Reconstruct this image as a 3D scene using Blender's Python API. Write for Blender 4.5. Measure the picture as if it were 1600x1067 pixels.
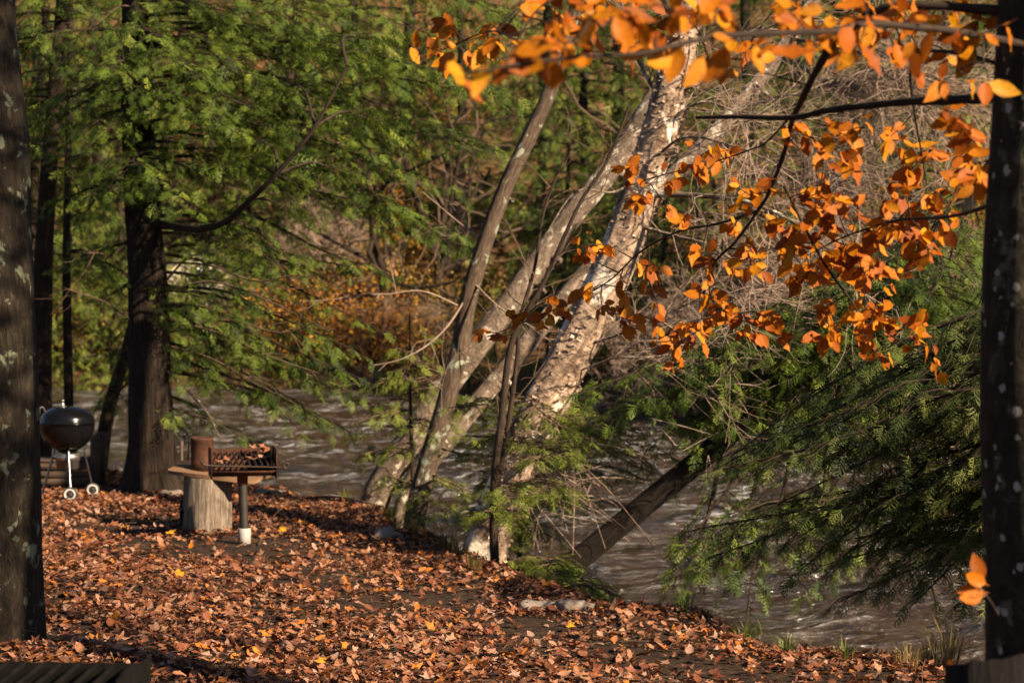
import bpy, math, random
import numpy as np
from mathutils import Vector, Matrix

# ------------------------------------------------------------------ camera, world, sun
for o in list(bpy.data.objects): bpy.data.objects.remove(o)
SC = bpy.context.scene; COL = SC.collection
F = 3000.0; HY = 447.0; CAMZ = 2.23            # focal length and horizon row in photo pixels, camera height in metres
PITCH = math.atan((533.5-HY)/F)
cd = bpy.data.cameras.new('camera'); cam = bpy.data.objects.new('camera', cd); COL.objects.link(cam)
cam.location = (0, 0, CAMZ); cam.rotation_euler = (math.pi/2-PITCH, 0, 0)
cd.sensor_width = 36; cd.lens = F/1600*36; cd.clip_start = .1; cd.clip_end = 1000
cd.dof.use_dof = True; cd.dof.focus_distance = 10.0; cd.dof.aperture_fstop = 3.8
SC.camera = cam
SUN_EL = math.radians(30); SUN_AZ = math.atan2(.78, -.62)      # low, from the right and behind the camera
SDIR = Vector((math.sin(SUN_AZ)*math.cos(SUN_EL), math.cos(SUN_AZ)*math.cos(SUN_EL), math.sin(SUN_EL)))
w = bpy.data.worlds.new('World'); SC.world = w; w.use_nodes = True
nt = w.node_tree; sky = nt.nodes.new('ShaderNodeTexSky'); sky.sky_type = 'NISHITA'; sky.sun_disc = False
sky.air_density = .6; sky.dust_density = .3; sky.sun_elevation = SUN_EL; sky.sun_rotation = SUN_AZ
nt.links.new(sky.outputs[0], nt.nodes['Background'].inputs[0]); nt.nodes['Background'].inputs[1].default_value = .05
sl = bpy.data.lights.new('sun', 'SUN'); sl.energy = 5.0; sl.angle = math.radians(.5); sl.color = (1, .80, .56)
so = bpy.data.objects.new('sun', sl); COL.objects.link(so); so.rotation_euler = SDIR.to_track_quat('Z', 'Y').to_euler(); so.location = (20, -10, 30)
SC.view_settings.view_transform = 'Standard'; SC.view_settings.look = 'None'
SC.view_settings.exposure = 1.6; SC.view_settings.gamma = 1
SC.render.engine = 'CYCLES'
cy = SC.cycles; cy.use_denoising = True; cy.max_bounces = 7; cy.diffuse_bounces = 3; cy.glossy_bounces = 3
cy.transmission_bounces = 4; cy.transparent_max_bounces = 4; cy.sample_clamp_indirect = 6
try: cy.denoising_prefilter = 'ACCURATE'
except Exception: pass

RNG = np.random.default_rng(7); random.seed(7)
R = lambda a, b: float(RNG.uniform(a, b))
def P(px, py, d):                                   # photo pixel + distance -> point
    u = (px-800)/F; v = (533.5-py)/F
    dy = math.cos(PITCH)+v*math.sin(PITCH); dz = -math.sin(PITCH)+v*math.cos(PITCH)
    return np.array([u*d/dy, d, CAMZ+dz*d/dy])
def PG(px, py, z=0.0):                              # photo pixel -> point at height z
    v = (533.5-py)/F
    dy = math.cos(PITCH)+v*math.sin(PITCH); dz = -math.sin(PITCH)+v*math.cos(PITCH)
    return P(px, py, (z-CAMZ)/dz*dy)

# ------------------------------------------------------------------ materials
def newmat(name):
    m = bpy.data.materials.new(name); m.use_nodes = True
    n = m.node_tree.nodes; return m, m.node_tree, n['Principled BSDF'], n['Material Output']
def N(t, typ, ins=None, **kw):
    n = t.nodes.new(typ)
    for k, v in kw.items(): setattr(n, k, v)
    for k, v in (ins or {}).items():
        if isinstance(v, bpy.types.NodeSocket): t.links.new(v, n.inputs[k])
        else: n.inputs[k].default_value = v
    return n
def ramp(t, fac, stops, interp='LINEAR'):
    n = t.nodes.new('ShaderNodeValToRGB'); e = n.color_ramp.elements; n.color_ramp.interpolation = interp
    while len(e) < len(stops): e.new(.5)
    for x, (p, c) in zip(e, stops): x.position = p; x.color = (*c, 1) if len(c) == 3 else c
    t.links.new(fac, n.inputs[0]); return n.outputs[0]
def attr(t, name, typ='GEOMETRY'): return N(t, 'ShaderNodeAttribute', attribute_name=name, attribute_type=typ)
def mixc(t, fac, a, b, mode='MIX'):
    n = t.nodes.new('ShaderNodeMix'); n.data_type = 'RGBA'; n.blend_type = mode
    for s, v in ((n.inputs[0], fac), (n.inputs[6], a), (n.inputs[7], b)):
        if isinstance(v, bpy.types.NodeSocket): t.links.new(v, s)
        else: s.default_value = v if not isinstance(v, tuple) else (*v, 1)[:4]
    return n.outputs[2]
def noise(t, vec, scale, detail=5, rough=.6, dist=0):
    return N(t, 'ShaderNodeTexNoise', {'Vector': vec, 'Scale': scale, 'Detail': detail, 'Roughness': rough, 'Distortion': dist})
def mapping(t, vec, scale, loc=(0, 0, 0)): return N(t, 'ShaderNodeMapping', {'Vector': vec, 'Scale': scale, 'Location': loc}).outputs[0]
def bump(t, p, h, strength, dist=.02, nrm=None):
    b = N(t, 'ShaderNodeBump', {'Height': h, 'Strength': strength, 'Distance': dist})
    if nrm: t.links.new(nrm, b.inputs['Normal'])
    t.links.new(b.outputs[0], p.inputs['Normal']); return b.outputs[0]

def bark(name, dark, mid, light, su=(14, 14, 2.2), strength=.9, lichen=0, lich_col=(.32, .34, .24), lscale=5, spots=False, rough=.9, wet=0, dist=.03, patch=None):
    m, t, p, o = newmat(name); v = attr(t, 'bk').outputs['Vector']
    n1 = noise(t, mapping(t, v, su), 1, 8, .65, .6).outputs[0]
    n2 = noise(t, mapping(t, v, (3, 3, 1)), 1.6, 4).outputs[0]
    c = ramp(t, n1, [(.32, dark), (.52, mid), (.72, light)])
    c = mixc(t, n2, c, mixc(t, .55, c, dark), 'MIX')
    if patch:
        n5 = noise(t, mapping(t, v, (4, 4, 1.5)), 1.3, 6, .65, .5).outputs[0]; c = mixc(t, ramp(t, n5, [(.50, (0, 0, 0)), (.62, (.9, .9, .9))]), c, patch)
    if lichen:
        l1 = noise(t, v, lscale, 6, .6, .3).outputs[0]
        f = ramp(t, l1, [(.60-lichen*.1, (0, 0, 0)), (.66-lichen*.1, (1, 1, 1))])
        c = mixc(t, f, c, lich_col)
    if spots:
        vo = N(t, 'ShaderNodeTexVoronoi', {'Vector': N(t, 'ShaderNodeVectorMath', {0: v, 1: N(t, 'ShaderNodeVectorMath', {0: noise(t, v, 55, 3).outputs['Color'], 1: (.022, .022, .022)}, operation='MULTIPLY').outputs[0]}, operation='ADD').outputs[0], 'Scale': 23.0})
        cr = N(t, 'ShaderNodeSeparateColor', {0: vo.outputs['Color']}).outputs[0]
        rr = N(t, 'ShaderNodeMath', {0: cr, 1: .62}, operation='MULTIPLY_ADD'); rr.inputs[2].default_value = -.24; rr = rr.outputs[0]
        lt = N(t, 'ShaderNodeMath', {0: vo.outputs['Distance'], 1: rr}, operation='LESS_THAN').outputs[0]
        c = mixc(t, lt, c, (.34, .30, .25))
        l1 = noise(t, v, 6, 5).outputs[0]
        c = mixc(t, ramp(t, l1, [(.62, (0, 0, 0)), (.7, (.7, .7, .7))]), c, (.075, .07, .02))
    t.links.new(c, p.inputs['Base Color']); p.inputs['Roughness'].default_value = rough; p.inputs['Specular IOR Level'].default_value = .25+wet
    n3 = noise(t, mapping(t, v, tuple(s*3 for s in su)), 1, 4).outputs[0]
    h = N(t, 'ShaderNodeMath', {0: n3, 1: .3}, operation='MULTIPLY_ADD'); t.links.new(n1, h.inputs[2])
    bump(t, p, h.outputs[0], strength, dist); return m

def foliage(name, stops, trans=.38, rough=.55, scale=1.2, gloss=.25):
    m, t, p, o = newmat(name)
    a = attr(t, 'var').outputs['Fac']
    g = N(t, 'ShaderNodeNewGeometry').outputs['Position']
    n = noise(t, g, scale, 2).outputs[0]
    f = N(t, 'ShaderNodeMath', {0: a, 1: n}, operation='ADD').outputs[0]
    f = N(t, 'ShaderNodeMath', {0: f, 1: .5}, operation='MULTIPLY').outputs[0]
    c = ramp(t, f, stops)
    t.links.new(c, p.inputs['Base Color']); p.inputs['Roughness'].default_value = rough; p.inputs['Specular IOR Level'].default_value = gloss
    tr = N(t, 'ShaderNodeBsdfTranslucent', {'Color': c}); mx = N(t, 'ShaderNodeMixShader', {0: trans})
    t.links.new(p.outputs[0], mx.inputs[1]); t.links.new(tr.outputs[0], mx.inputs[2]); t.links.new(mx.outputs[0], o.inputs[0]); return m

def leafmat(name, stops, source='object', trans=.35, rough=.5):
    m, t, p, o = newmat(name)
    if source == 'object': r = N(t, 'ShaderNodeObjectInfo').outputs['Random']
    else: r = attr(t, 'var').outputs['Fac']
    c = ramp(t, r, stops)
    lv = attr(t, 'lv').outputs['Vector']; sx = N(t, 'ShaderNodeSeparateXYZ', {0: lv})
    ax = N(t, 'ShaderNodeMath', {0: sx.outputs[0]}, operation='ABSOLUTE').outputs[0]
    k = N(t, 'ShaderNodeMath', {0: ax, 1: -.9}, operation='MULTIPLY_ADD'); t.links.new(sx.outputs[1], k.inputs[2])
    s = N(t, 'ShaderNodeMath', {0: k.outputs[0], 1: 62.0}, operation='MULTIPLY').outputs[0]
    s = N(t, 'ShaderNodeMath', {0: s}, operation='SINE').outputs[0]
    vein = ramp(t, s, [(.72, (0, 0, 0)), (1, (1, 1, 1))])
    n = noise(t, lv, 6, 4).outputs[0]
    c = mixc(t, ramp(t, n, [(.48, (0, 0, 0)), (.72, (.8, .8, .8))]), c, (.15, .034, .006))
    edge = ramp(t, ax, [(.17, (0, 0, 0)), (.29, (.55, .55, .55))])
    c = mixc(t, edge, c, (.17, .045, .008))
    c = mixc(t, N(t, 'ShaderNodeMath', {0: vein, 1: .5}, operation='MULTIPLY').outputs[0], c, (.20, .05, .008))
    t.links.new(c, p.inputs['Base Color']); p.inputs['Roughness'].default_value = rough; p.inputs['Specular IOR Level'].default_value = .22
    bump(t, p, s, .25, .004)
    tr = N(t, 'ShaderNodeBsdfTranslucent', {'Color': c}); mx = N(t, 'ShaderNodeMixShader', {0: trans})
    t.links.new(p.outputs[0], mx.inputs[1]); t.links.new(tr.outputs[0], mx.inputs[2]); t.links.new(mx.outputs[0], o.inputs[0]); return m

def plain(name, col, rough=.6, metal=0, col2=None, scale=8, bstr=0, spec=.5, su=(1, 1, 1), dist=.01):
    m, t, p, o = newmat(name); tc = N(t, 'ShaderNodeTexCoord').outputs['Object']
    n = noise(t, mapping(t, tc, su), scale, 6, .65, .4).outputs[0]
    c = ramp(t, n, [(.36, col), (.64, col2 or tuple(x*.75 for x in col))])
    t.links.new(c, p.inputs['Base Color']); p.inputs['Metallic'].default_value = metal; p.inputs['Specular IOR Level'].default_value = spec
    rr = N(t, 'ShaderNodeMath', {0: n, 1: .3}, operation='MULTIPLY_ADD'); rr.inputs[2].default_value = max(rough-.15, .02)
    t.links.new(rr.outputs[0], p.inputs['Roughness'])
    if bstr: bump(t, p, n, bstr, dist)
    return m

M = {}
M['hemlock_bark'] = bark('hemlock_bark', (.005, .003, .002), (.022, .013, .008), (.060, .038, .026), (26, 26, 3.0), 1.0, dist=.05)
M['dark_bark'] = bark('dark_bark', (.004, .0025, .0015), (.013, .008, .005), (.034, .020, .012), (26, 26, 3.0), 1.0, dist=.05)  # same pattern as the hemlock bark, in darker browns
M['brown_bark'] = bark('brown_bark', (.009, .006, .004), (.032, .019, .011), (.08, .048, .029), (20, 20, 4), .9)
M['near_bark'] = bark('near_bark', (.006, .004, .0025), (.022, .015, .008), (.058, .042, .026), (34, 34, 11), 1.0, lichen=.25, lich_col=(.14, .155, .10), lscale=7)
M['beech_bark'] = bark('beech_bark', (.010, .007, .004), (.030, .021, .011), (.075, .055, .028), (16, 16, 9), .9, spots=True, lichen=.12, lich_col=(.10, .09, .055), lscale=9)
M['grey_bark'] = bark('grey_bark', (.03, .02, .014), (.10, .068, .046), (.20, .145, .105), (30, 30, 7), .8, lichen=.3, lich_col=(.25, .27, .2), lscale=7)
M['birch_bark'] = bark('birch_bark', (.17, .105, .07), (.38, .27, .19), (.60, .47, .36), (7, 7, 20), .7, lichen=.42, lich_col=(.66, .56, .45), lscale=3.2, patch=(.085, .052, .034))
M['birch_pale'] = bark('birch_pale', (.08, .056, .04), (.20, .145, .105), (.36, .28, .215), (18, 18, 14), 1.0, lichen=.32, lich_col=(.46, .41, .33), lscale=8, patch=(.09, .065, .045))
M['twig_dark'] = bark('twig_dark', (.014, .009, .006), (.035, .022, .014), (.07, .045, .03), (40, 40, 10), .4)
M['twig_brown'] = bark('twig_brown', (.05, .03, .02), (.11, .07, .045), (.20, .14, .095), (30, 30, 8), .4)
M['twig_far'] = bark('twig_far', (.16, .105, .075), (.32, .225, .165), (.50, .38, .29), (30, 30, 8), .4)
M['twig_pale'] = bark('twig_pale', (.15, .10, .075), (.30, .215, .165), (.45, .35, .28), (30, 30, 8), .4)
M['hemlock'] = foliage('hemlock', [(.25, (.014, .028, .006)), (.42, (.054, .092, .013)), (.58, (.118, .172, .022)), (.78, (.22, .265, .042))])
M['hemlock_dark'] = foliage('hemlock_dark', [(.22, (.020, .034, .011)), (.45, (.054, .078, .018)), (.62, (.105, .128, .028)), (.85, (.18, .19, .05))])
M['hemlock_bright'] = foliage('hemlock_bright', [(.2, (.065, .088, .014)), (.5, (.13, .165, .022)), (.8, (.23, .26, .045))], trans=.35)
M['far_hemlock'] = foliage('far_hemlock', [(.25, (.022, .042, .008)), (.5, (.085, .118, .018)), (.75, (.21, .225, .038))], scale=.4)
M['far_orange'] = foliage('far_orange', [(.2, (.15, .055, .010)), (.5, (.42, .17, .020)), (.8, (.60, .33, .045))], scale=.5)
M['far_yellow'] = foliage('far_yellow', [(.2, (.12, .085, .015)), (.5, (.26, .17, .025)), (.8, (.40, .27, .04))], scale=.5)
ORANGE = [(0, (.24, .055, .004)), (.25, (.40, .105, .003)), (.6, (.50, .16, .004)), (.85, (.54, .205, .005)), (1, (.58, .28, .008))]
M['beech_leaf'] = leafmat('beech_leaf', ORANGE, 'object', .36)
M['beech_leaf_mass'] = leafmat('beech_leaf_mass', ORANGE, 'attr', .36)
LIT = [(0, (.045, .022, .015)), (.16, (.11, .046, .028)), (.30, (.19, .078, .040)), (.42, (.15, .046, .026)), (.54, (.25, .12, .065)), (.68, (.31, .15, .085)), (.80, (.33, .19, .125)), (.89, (.37, .245, .185)), (.94, (.32, .11, .025)), (1, (.46, .17, .02))]
M['litter'] = leafmat('litter', LIT, 'attr', .15, .55)
M['fallen_leaf'] = leafmat('fallen_leaf', LIT, 'object', .15, .55)
M['yellow_leaf'] = leafmat('yellow_leaf', [(0, (.62, .28, .02)), (1, (.66, .36, .03))], 'object', .2, .5)

# ------------------------------------------------------------------ mesh helpers
class MB:
    """collects vertices, faces (3 or 4 corners) and point attributes; build() links one mesh object"""
    def __init__(s): s.v = []; s.f3 = []; s.f4 = []; s.n = 0; s.var = []; s.bk = []; s.lv = []
    def add(s, v, f, var=.5, bk=None, lv=None):
        v = np.asarray(v, float).reshape(-1, 3); f = np.asarray(f, int)
        (s.f3 if f.shape[1] == 3 else s.f4).append(f+s.n); s.v.append(v); s.n += len(v)
        s.var.append(np.broadcast_to(np.asarray(var, float), (len(v),)))
        s.bk.append(v if bk is None else bk); s.lv.append(np.zeros((len(v), 3)) if lv is None else lv)
    def mesh(s, name, off=None, smooth=False):
        me = bpy.data.meshes.new(name); V = np.concatenate(s.v)
        if off is not None: V = V-np.asarray(off)
        f3 = np.concatenate(s.f3) if s.f3 else np.zeros((0, 3), int); f4 = np.concatenate(s.f4) if s.f4 else np.zeros((0, 4), int)
        loops = np.concatenate([f3.ravel(), f4.ravel()]).astype(np.int32)
        tot = np.concatenate([np.full(len(f3), 3), np.full(len(f4), 4)]).astype(np.int32)
        me.vertices.add(len(V)); me.vertices.foreach_set('co', V.astype(np.float32).ravel())
        me.loops.add(len(loops)); me.loops.foreach_set('vertex_index', loops)
        me.polygons.add(len(tot)); me.polygons.foreach_set('loop_start', (np.cumsum(tot)-tot).astype(np.int32)); me.polygons.foreach_set('loop_total', tot)
        if smooth: me.polygons.foreach_set('use_smooth', np.ones(len(tot), bool))
        me.update(calc_edges=True)
        me.attributes.new('var', 'FLOAT', 'POINT').data.foreach_set('value', np.concatenate(s.var).astype(np.float32))
        me.attributes.new('bk', 'FLOAT_VECTOR', 'POINT').data.foreach_set('vector', np.concatenate(s.bk).astype(np.float32).ravel())
        me.attributes.new('lv', 'FLOAT_VECTOR', 'POINT').data.foreach_set('vector', np.concatenate(s.lv).astype(np.float32).ravel())
        return me
    def build(s, name, mat, parent=None, smooth=False, rel=True):
        """rel: vertices are world coordinates, so take the parent's place off them"""
        off = np.array(parent.location) if (parent is not None and rel) else None
        return link(name, s.mesh(name, off, smooth), mat, parent)
def link(name, me, mat, parent=None):
    o = bpy.data.objects.new(name, me); COL.objects.link(o)
    if mat is not None and len(me.materials) == 0: me.materials.append(M[mat] if isinstance(mat, str) else mat)
    if parent is not None: o.parent = parent
    return o
def tag(o, label=None, cat=None, group=None, kind=None):
    if label: o['label'] = label
    if cat: o['category'] = cat
    if group: o['group'] = group
    if kind: o['kind'] = kind
    return o
def thing(name, loc, label, cat, group=None, rz=0):
    o = bpy.data.objects.new(name, None); COL.objects.link(o); o.location = [float(x) for x in loc]; o.rotation_euler = (0, 0, rz); o.empty_display_size = .2
    return tag(o, label, cat, group)
def copy_tree(src, loc, rz=0, scale=1.0, label=None, parent=None):
    c = src.copy(); COL.objects.link(c); c.parent = parent
    if parent is None:
        c.location = [float(x) for x in loc]; c.rotation_euler = (0, 0, rz); c.scale = (scale,)*3
        if label: c['label'] = label
    for ch in src.children: copy_tree(ch, None, parent=c)
    return c
def nrm(a): a = np.asarray(a, float); return a/(np.linalg.norm(a)+1e-12)
def spline(pts, n):
    """Catmull-Rom through pts, n samples"""
    p = np.asarray(pts, float)
    if len(p) == 2: return p[0]+(p[1]-p[0])*np.linspace(0, 1, n)[:, None]
    q = np.vstack([2*p[0]-p[1], p, 2*p[-1]-p[-2]]); s = np.linspace(0, len(p)-1-1e-9, n); i = s.astype(int); t = (s-i)[:, None]
    a, b, c, d = q[i], q[i+1], q[i+2], q[i+3]
    return .5*((2*b)+(c-a)*t+(2*a-5*b+4*c-d)*t*t+(3*b-a-3*c+d)*t**3)
def tube(mb, pts, rad, sides=6, var=.5, cap=True, mod=None, bk0=None):
    p = np.asarray(pts, float); n = len(p); rad = np.broadcast_to(np.asarray(rad, float), (n,))
    tg = np.gradient(p, axis=0); tg /= np.linalg.norm(tg, axis=1)[:, None]+1e-12
    a = np.array([1., 0, 0]) if abs(tg[0][0]) < .8 else np.array([0, 1., 0])
    U = np.empty((n, 3)); u = nrm(a-tg[0]*np.dot(a, tg[0]))
    for i in range(n):
        u = u-tg[i]*np.dot(u, tg[i]); u /= np.linalg.norm(u)+1e-12; U[i] = u
    Wv = np.cross(tg, U); th = np.linspace(0, 2*math.pi, sides, endpoint=False)
    al = np.concatenate([[0], np.cumsum(np.linalg.norm(np.diff(p, axis=0), axis=1))])
    rr = rad[:, None]*np.ones(sides)
    if mod is not None: rr = rr*mod(al[:, None], th[None, :])
    V = p[:, None]+rr[..., None]*(np.cos(th)[None, :, None]*U[:, None]+np.sin(th)[None, :, None]*Wv[:, None])
    off = np.array([R(0, 50), R(0, 50), R(0, 50)]) if bk0 is None else bk0
    r0 = max(float(rad.max()), .004)
    bk = np.stack(np.broadcast_arrays(np.cos(th)[None, :]*r0, np.sin(th)[None, :]*r0, al[:, None]), -1).reshape(-1, 3)+off
    i, j = np.meshgrid(np.arange(n-1), np.arange(sides), indexing='ij'); j2 = (j+1) % sides
    Q = np.stack([i*sides+j, i*sides+j2, (i+1)*sides+j2, (i+1)*sides+j], -1).reshape(-1, 4)
    mb.add(V.reshape(-1, 3), Q, var, bk)
    if cap:
        for k in (0, n-1):
            idx = np.arange(sides)[::-1] if k == 0 else np.arange(sides)
            vv = np.vstack([V[k], p[k]]); mb.add(vv, [[idx[q], idx[(q+1) % sides], sides] for q in range(sides)], var, np.vstack([bk.reshape(n, sides, 3)[k], off+[0, 0, al[k]]]))
def lathe(mb, prof, n=32, c=(0, 0, 0), var=.5):
    prof = np.asarray(prof, float); th = np.linspace(0, 2*math.pi, n, endpoint=False)
    V = np.stack(np.broadcast_arrays(prof[:, 0, None]*np.cos(th), prof[:, 0, None]*np.sin(th), prof[:, 1, None]+0*th), -1).reshape(-1, 3)+np.asarray(c)
    m = len(prof); i, j = np.meshgrid(np.arange(m-1), np.arange(n), indexing='ij'); j2 = (j+1) % n
    mb.add(V, np.stack([i*n+j, i*n+j2, (i+1)*n+j2, (i+1)*n+j], -1).reshape(-1, 4), var)
BOXF = [[0, 3, 2, 1], [4, 5, 6, 7], [0, 1, 5, 4], [1, 2, 6, 5], [2, 3, 7, 6], [3, 0, 4, 7]]
def box(mb, lo, hi, mat=None, var=.5):
    x0, y0, z0 = lo; x1, y1, z1 = hi
    V = np.array([[x0, y0, z0], [x1, y0, z0], [x1, y1, z0], [x0, y1, z0], [x0, y0, z1], [x1, y0, z1], [x1, y1, z1], [x0, y1, z1]], float)
    if mat is not None: V = np.array([list(mat @ Vector(v)) for v in V])
    mb.add(V, BOXF, var)
def prism(mb, poly, ext):
    """polygon (3d points) pushed out by ext"""
    p = np.asarray(poly, float); n = len(p); V = np.vstack([p, p+np.asarray(ext)])
    mb.add(V, [[i, (i+1) % n, n+(i+1) % n, n+i] for i in range(n)])
    c0, c1 = p.mean(0), (p+np.asarray(ext)).mean(0)
    mb.add(np.vstack([p, c0]), [[(i+1) % n, i, n] for i in range(n)]); mb.add(np.vstack([p+np.asarray(ext), c1]), [[i, (i+1) % n, n] for i in range(n)])
def vnoise(x, y, seed=0, octs=4):
    """cheap smooth value noise for numpy arrays, about -1..1"""
    x = np.asarray(x, float); y = np.asarray(y, float); tot = np.zeros(np.broadcast(x, y).shape); amp = 1; nn = 0
    for k in range(octs):
        f = 2.0**k; X = x*f+seed*17.3+k*31.7; Y = y*f+seed*7.1+k*11.9
        xi = np.floor(X); yi = np.floor(Y); xf = X-xi; yf = Y-yi; xf = xf*xf*(3-2*xf); yf = yf*yf*(3-2*yf)
        h = lambda a, b: np.modf(np.abs(np.sin(a*127.1+b*311.7+seed*3.7)*43758.5453))[0]
        v = (h(xi, yi)*(1-xf)+h(xi+1, yi)*xf)*(1-yf)+(h(xi, yi+1)*(1-xf)+h(xi+1, yi+1)*xf)*yf
        tot = tot+amp*(v*2-1); nn += amp; amp *= .5
    return tot/nn*1.6

# ------------------------------------------------------------------ ground, riverbed, far bank and hill: one sheet
WATER = -.70
NEAR = np.array([[18, 2], [12, 7.5], [9.5, 10.2], [6.5, 11.6], [4.3, 11.4], [3.3, 10.85]]+[list(PG(*q)[:2]) for q in [(1460, 1046), (1200, 998), (1000, 950), (780, 896), (655, 822), (560, 788), (430, 764)]]+[[-5.2, 23.3], [-8, 24.6], [-14, 26], [-45, 30]])
FAR = np.array([[70, -6], [34, 12], [20, 24], [13.5, 32], [9, 38], [4, 46], [-3, 53], [-12, 56], [-30, 58], [-80, 60]])
def sdist(poly, x, y):
    """distance to a polyline, positive on the right-hand side of its direction"""
    x = np.asarray(x, float); y = np.asarray(y, float); best = np.full(x.shape, 1e9); sg = np.ones(x.shape)
    for a, b in zip(poly[:-1], poly[1:]):
        d = b-a; t = np.clip(((x-a[0])*d[0]+(y-a[1])*d[1])/(d@d), 0, 1)
        dx = x-a[0]-t*d[0]; dy = y-a[1]-t*d[1]; q = np.hypot(dx, dy); s = np.where(d[0]*dy-d[1]*dx < 0, 1., -1.)
        m = q < best-1e-9; sg = np.where(m, s, sg); best = np.where(m, q, best)
    return best*sg
def ss(a, b, x): t = np.clip((x-a)/(b-a), 0, 1); return t*t*(3-2*t)
def GZ(x, y):
    x = np.asarray(x, float); y = np.asarray(y, float)
    s = sdist(NEAR, x, y)+.22*vnoise(x*1.3, y*1.3, 3, 3); f = sdist(FAR, x, y)+1.2*vnoise(x*.3, y*.3, 5, 3)
    near = .07*np.clip(11-y, 0, 12)+.035*vnoise(x*.9, y*.9, 1, 3)+.07*vnoise(x*.22, y*.22, 2, 2)*ss(0, 3, -s)
    z = near-(near+1.35)*ss(-.15, 1.25, s)
    z = z+ss(0, 3.0, f)*1.55+.0*f+np.clip(f-2, 0, 8)*.05+np.clip(f-8, 0, 70)*.42+ss(0, 6, f)*(.35*vnoise(x*.25, y*.25, 8, 4)+.8*vnoise(x*.07, y*.07, 9, 2)*ss(3, 15, f))
    return z
def axis(lo, hi, core0, core1, fine, coarse):
    c = np.arange(core0, core1+1e-6, fine); a = []; v = core0; st = fine
    while v > lo: st = min(st*1.25, coarse); v -= st; a.append(v)
    b = []; v = c[-1]; st = fine
    while v < hi: st = min(st*1.25, coarse); v += st; b.append(v)
    return np.concatenate([a[::-1], c, b])
xs = axis(-120, 120, -6, 4, .09, 3.0); ys = axis(-30, 150, 9.5, 24, .09, 3.0)
X, Y = np.meshgrid(xs, ys); Z = GZ(X, Y); nx, ny = len(xs), len(ys)
gm = MB(); i, j = np.meshgrid(np.arange(ny-1), np.arange(nx-1), indexing='ij')
gm.add(np.stack([X, Y, Z], -1).reshape(-1, 3), np.stack([i*nx+j, i*nx+j+1, (i+1)*nx+j+1, (i+1)*nx+j], -1).reshape(-1, 4), ss(-2, 2, sdist(FAR, X, Y)).ravel())
def soil():
    m, t, p, o = newmat('soil'); g = N(t, 'ShaderNodeNewGeometry').outputs['Position']
    a = attr(t, 'var').outputs['Fac']
    n1 = noise(t, g, 9, 8, .7).outputs[0]; n2 = noise(t, g, 70, 3).outputs[0]; n3 = noise(t, g, 1.4, 4).outputs[0]
    c = ramp(t, n1, [(.35, (.012, .007, .004)), (.5, (.030, .017, .010)), (.68, (.065, .037, .022))])
    c = mixc(t, ramp(t, n2, [(.6, (0, 0, 0)), (.72, (.8, .8, .8))]), c, (.13, .066, .035))
    vo = N(t, 'ShaderNodeTexVoronoi', {'Vector': g, 'Scale': 5.5})
    fr = ramp(t, N(t, 'ShaderNodeSeparateColor', {0: vo.outputs['Color']}).outputs[0], [(0, (.02, .012, .006)), (.3, (.07, .034, .012)), (.6, (.13, .065, .020)), (.85, (.17, .10, .045)), (1, (.05, .05, .015))])
    fr = mixc(t, n3, fr, (.13, .07, .03))
    c = mixc(t, a, c, fr)
    t.links.new(c, p.inputs['Base Color']); p.inputs['Roughness'].default_value = .95; p.inputs['Specular IOR Level'].default_value = .2
    h = N(t, 'ShaderNodeMath', {0: n2, 1: .4}, operation='MULTIPLY_ADD'); t.links.new(n1, h.inputs[2])
    bump(t, p, h.outputs[0], .9, .05); return m
M['soil'] = soil()
ground = tag(gm.build('ground', 'soil', smooth=True), kind='structure')

# water
def watermat():
    m, t, p, o = newmat('river_water'); g = N(t, 'ShaderNodeNewGeometry').outputs['Position']
    gr = N(t, 'ShaderNodeMapping', {'Vector': g, 'Rotation': (0, 0, math.radians(-28)), 'Scale': (1, 1.0, 1)}).outputs[0]
    n1 = noise(t, mapping(t, gr, (.8, 2.0, 1)), 1.0, 3, .55, .6).outputs[0]; n2 = noise(t, mapping(t, gr, (2, 4.5, 1)), 2.4, 4, .6, .5).outputs[0]
    base = ramp(t, noise(t, g, .35, 3).outputs[0], [(.3, (.012, .0075, .004)), (.7, (.028, .017, .009))])
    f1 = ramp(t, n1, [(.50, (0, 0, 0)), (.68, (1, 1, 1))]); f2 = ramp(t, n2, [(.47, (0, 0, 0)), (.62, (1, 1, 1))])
    foam_sheen = N(t, 'ShaderNodeMath', {0: f1, 1: f2}, operation='MULTIPLY').outputs[0]
    foam_sheen = N(t, 'ShaderNodeMath', {0: foam_sheen, 1: N(t, 'ShaderNodeMath', {0: attr(t, 'var').outputs['Fac'], 1: .8}, operation='MULTIPLY').outputs[0]}, operation='MULTIPLY').outputs[0]
    c = mixc(t, foam_sheen, base, (.42, .42, .44)); t.links.new(c, p.inputs['Base Color'])  # white water flecks mixed with a painted sky sheen
    rr = N(t, 'ShaderNodeMath', {0: foam_sheen, 1: .5}, operation='MULTIPLY_ADD'); rr.inputs[2].default_value = .08; t.links.new(rr.outputs[0], p.inputs['Roughness'])
    p.inputs['IOR'].default_value = 1.333; p.inputs['Specular IOR Level'].default_value = .5
    h = N(t, 'ShaderNodeMath', {0: n2, 1: .35}, operation='MULTIPLY_ADD'); t.links.new(n1, h.inputs[2])
    bump(t, p, h.outputs[0], 1.0, .6); return m
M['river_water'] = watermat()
xs = axis(-110, 110, -10, 10, .2, 3); ys = axis(-10, 66, 9, 48, .2, 3); X, Y = np.meshgrid(xs, ys); nx, ny = len(xs), len(ys)
ca, sa = math.cos(math.radians(28)), math.sin(math.radians(28)); U_ = X*ca+Y*sa; V_ = -X*sa+Y*ca
Zw = WATER+.09*vnoise(U_*.5, V_*1.1, 11, 3)+.035*vnoise(U_*1.6, V_*2.6, 12, 2)
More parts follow.
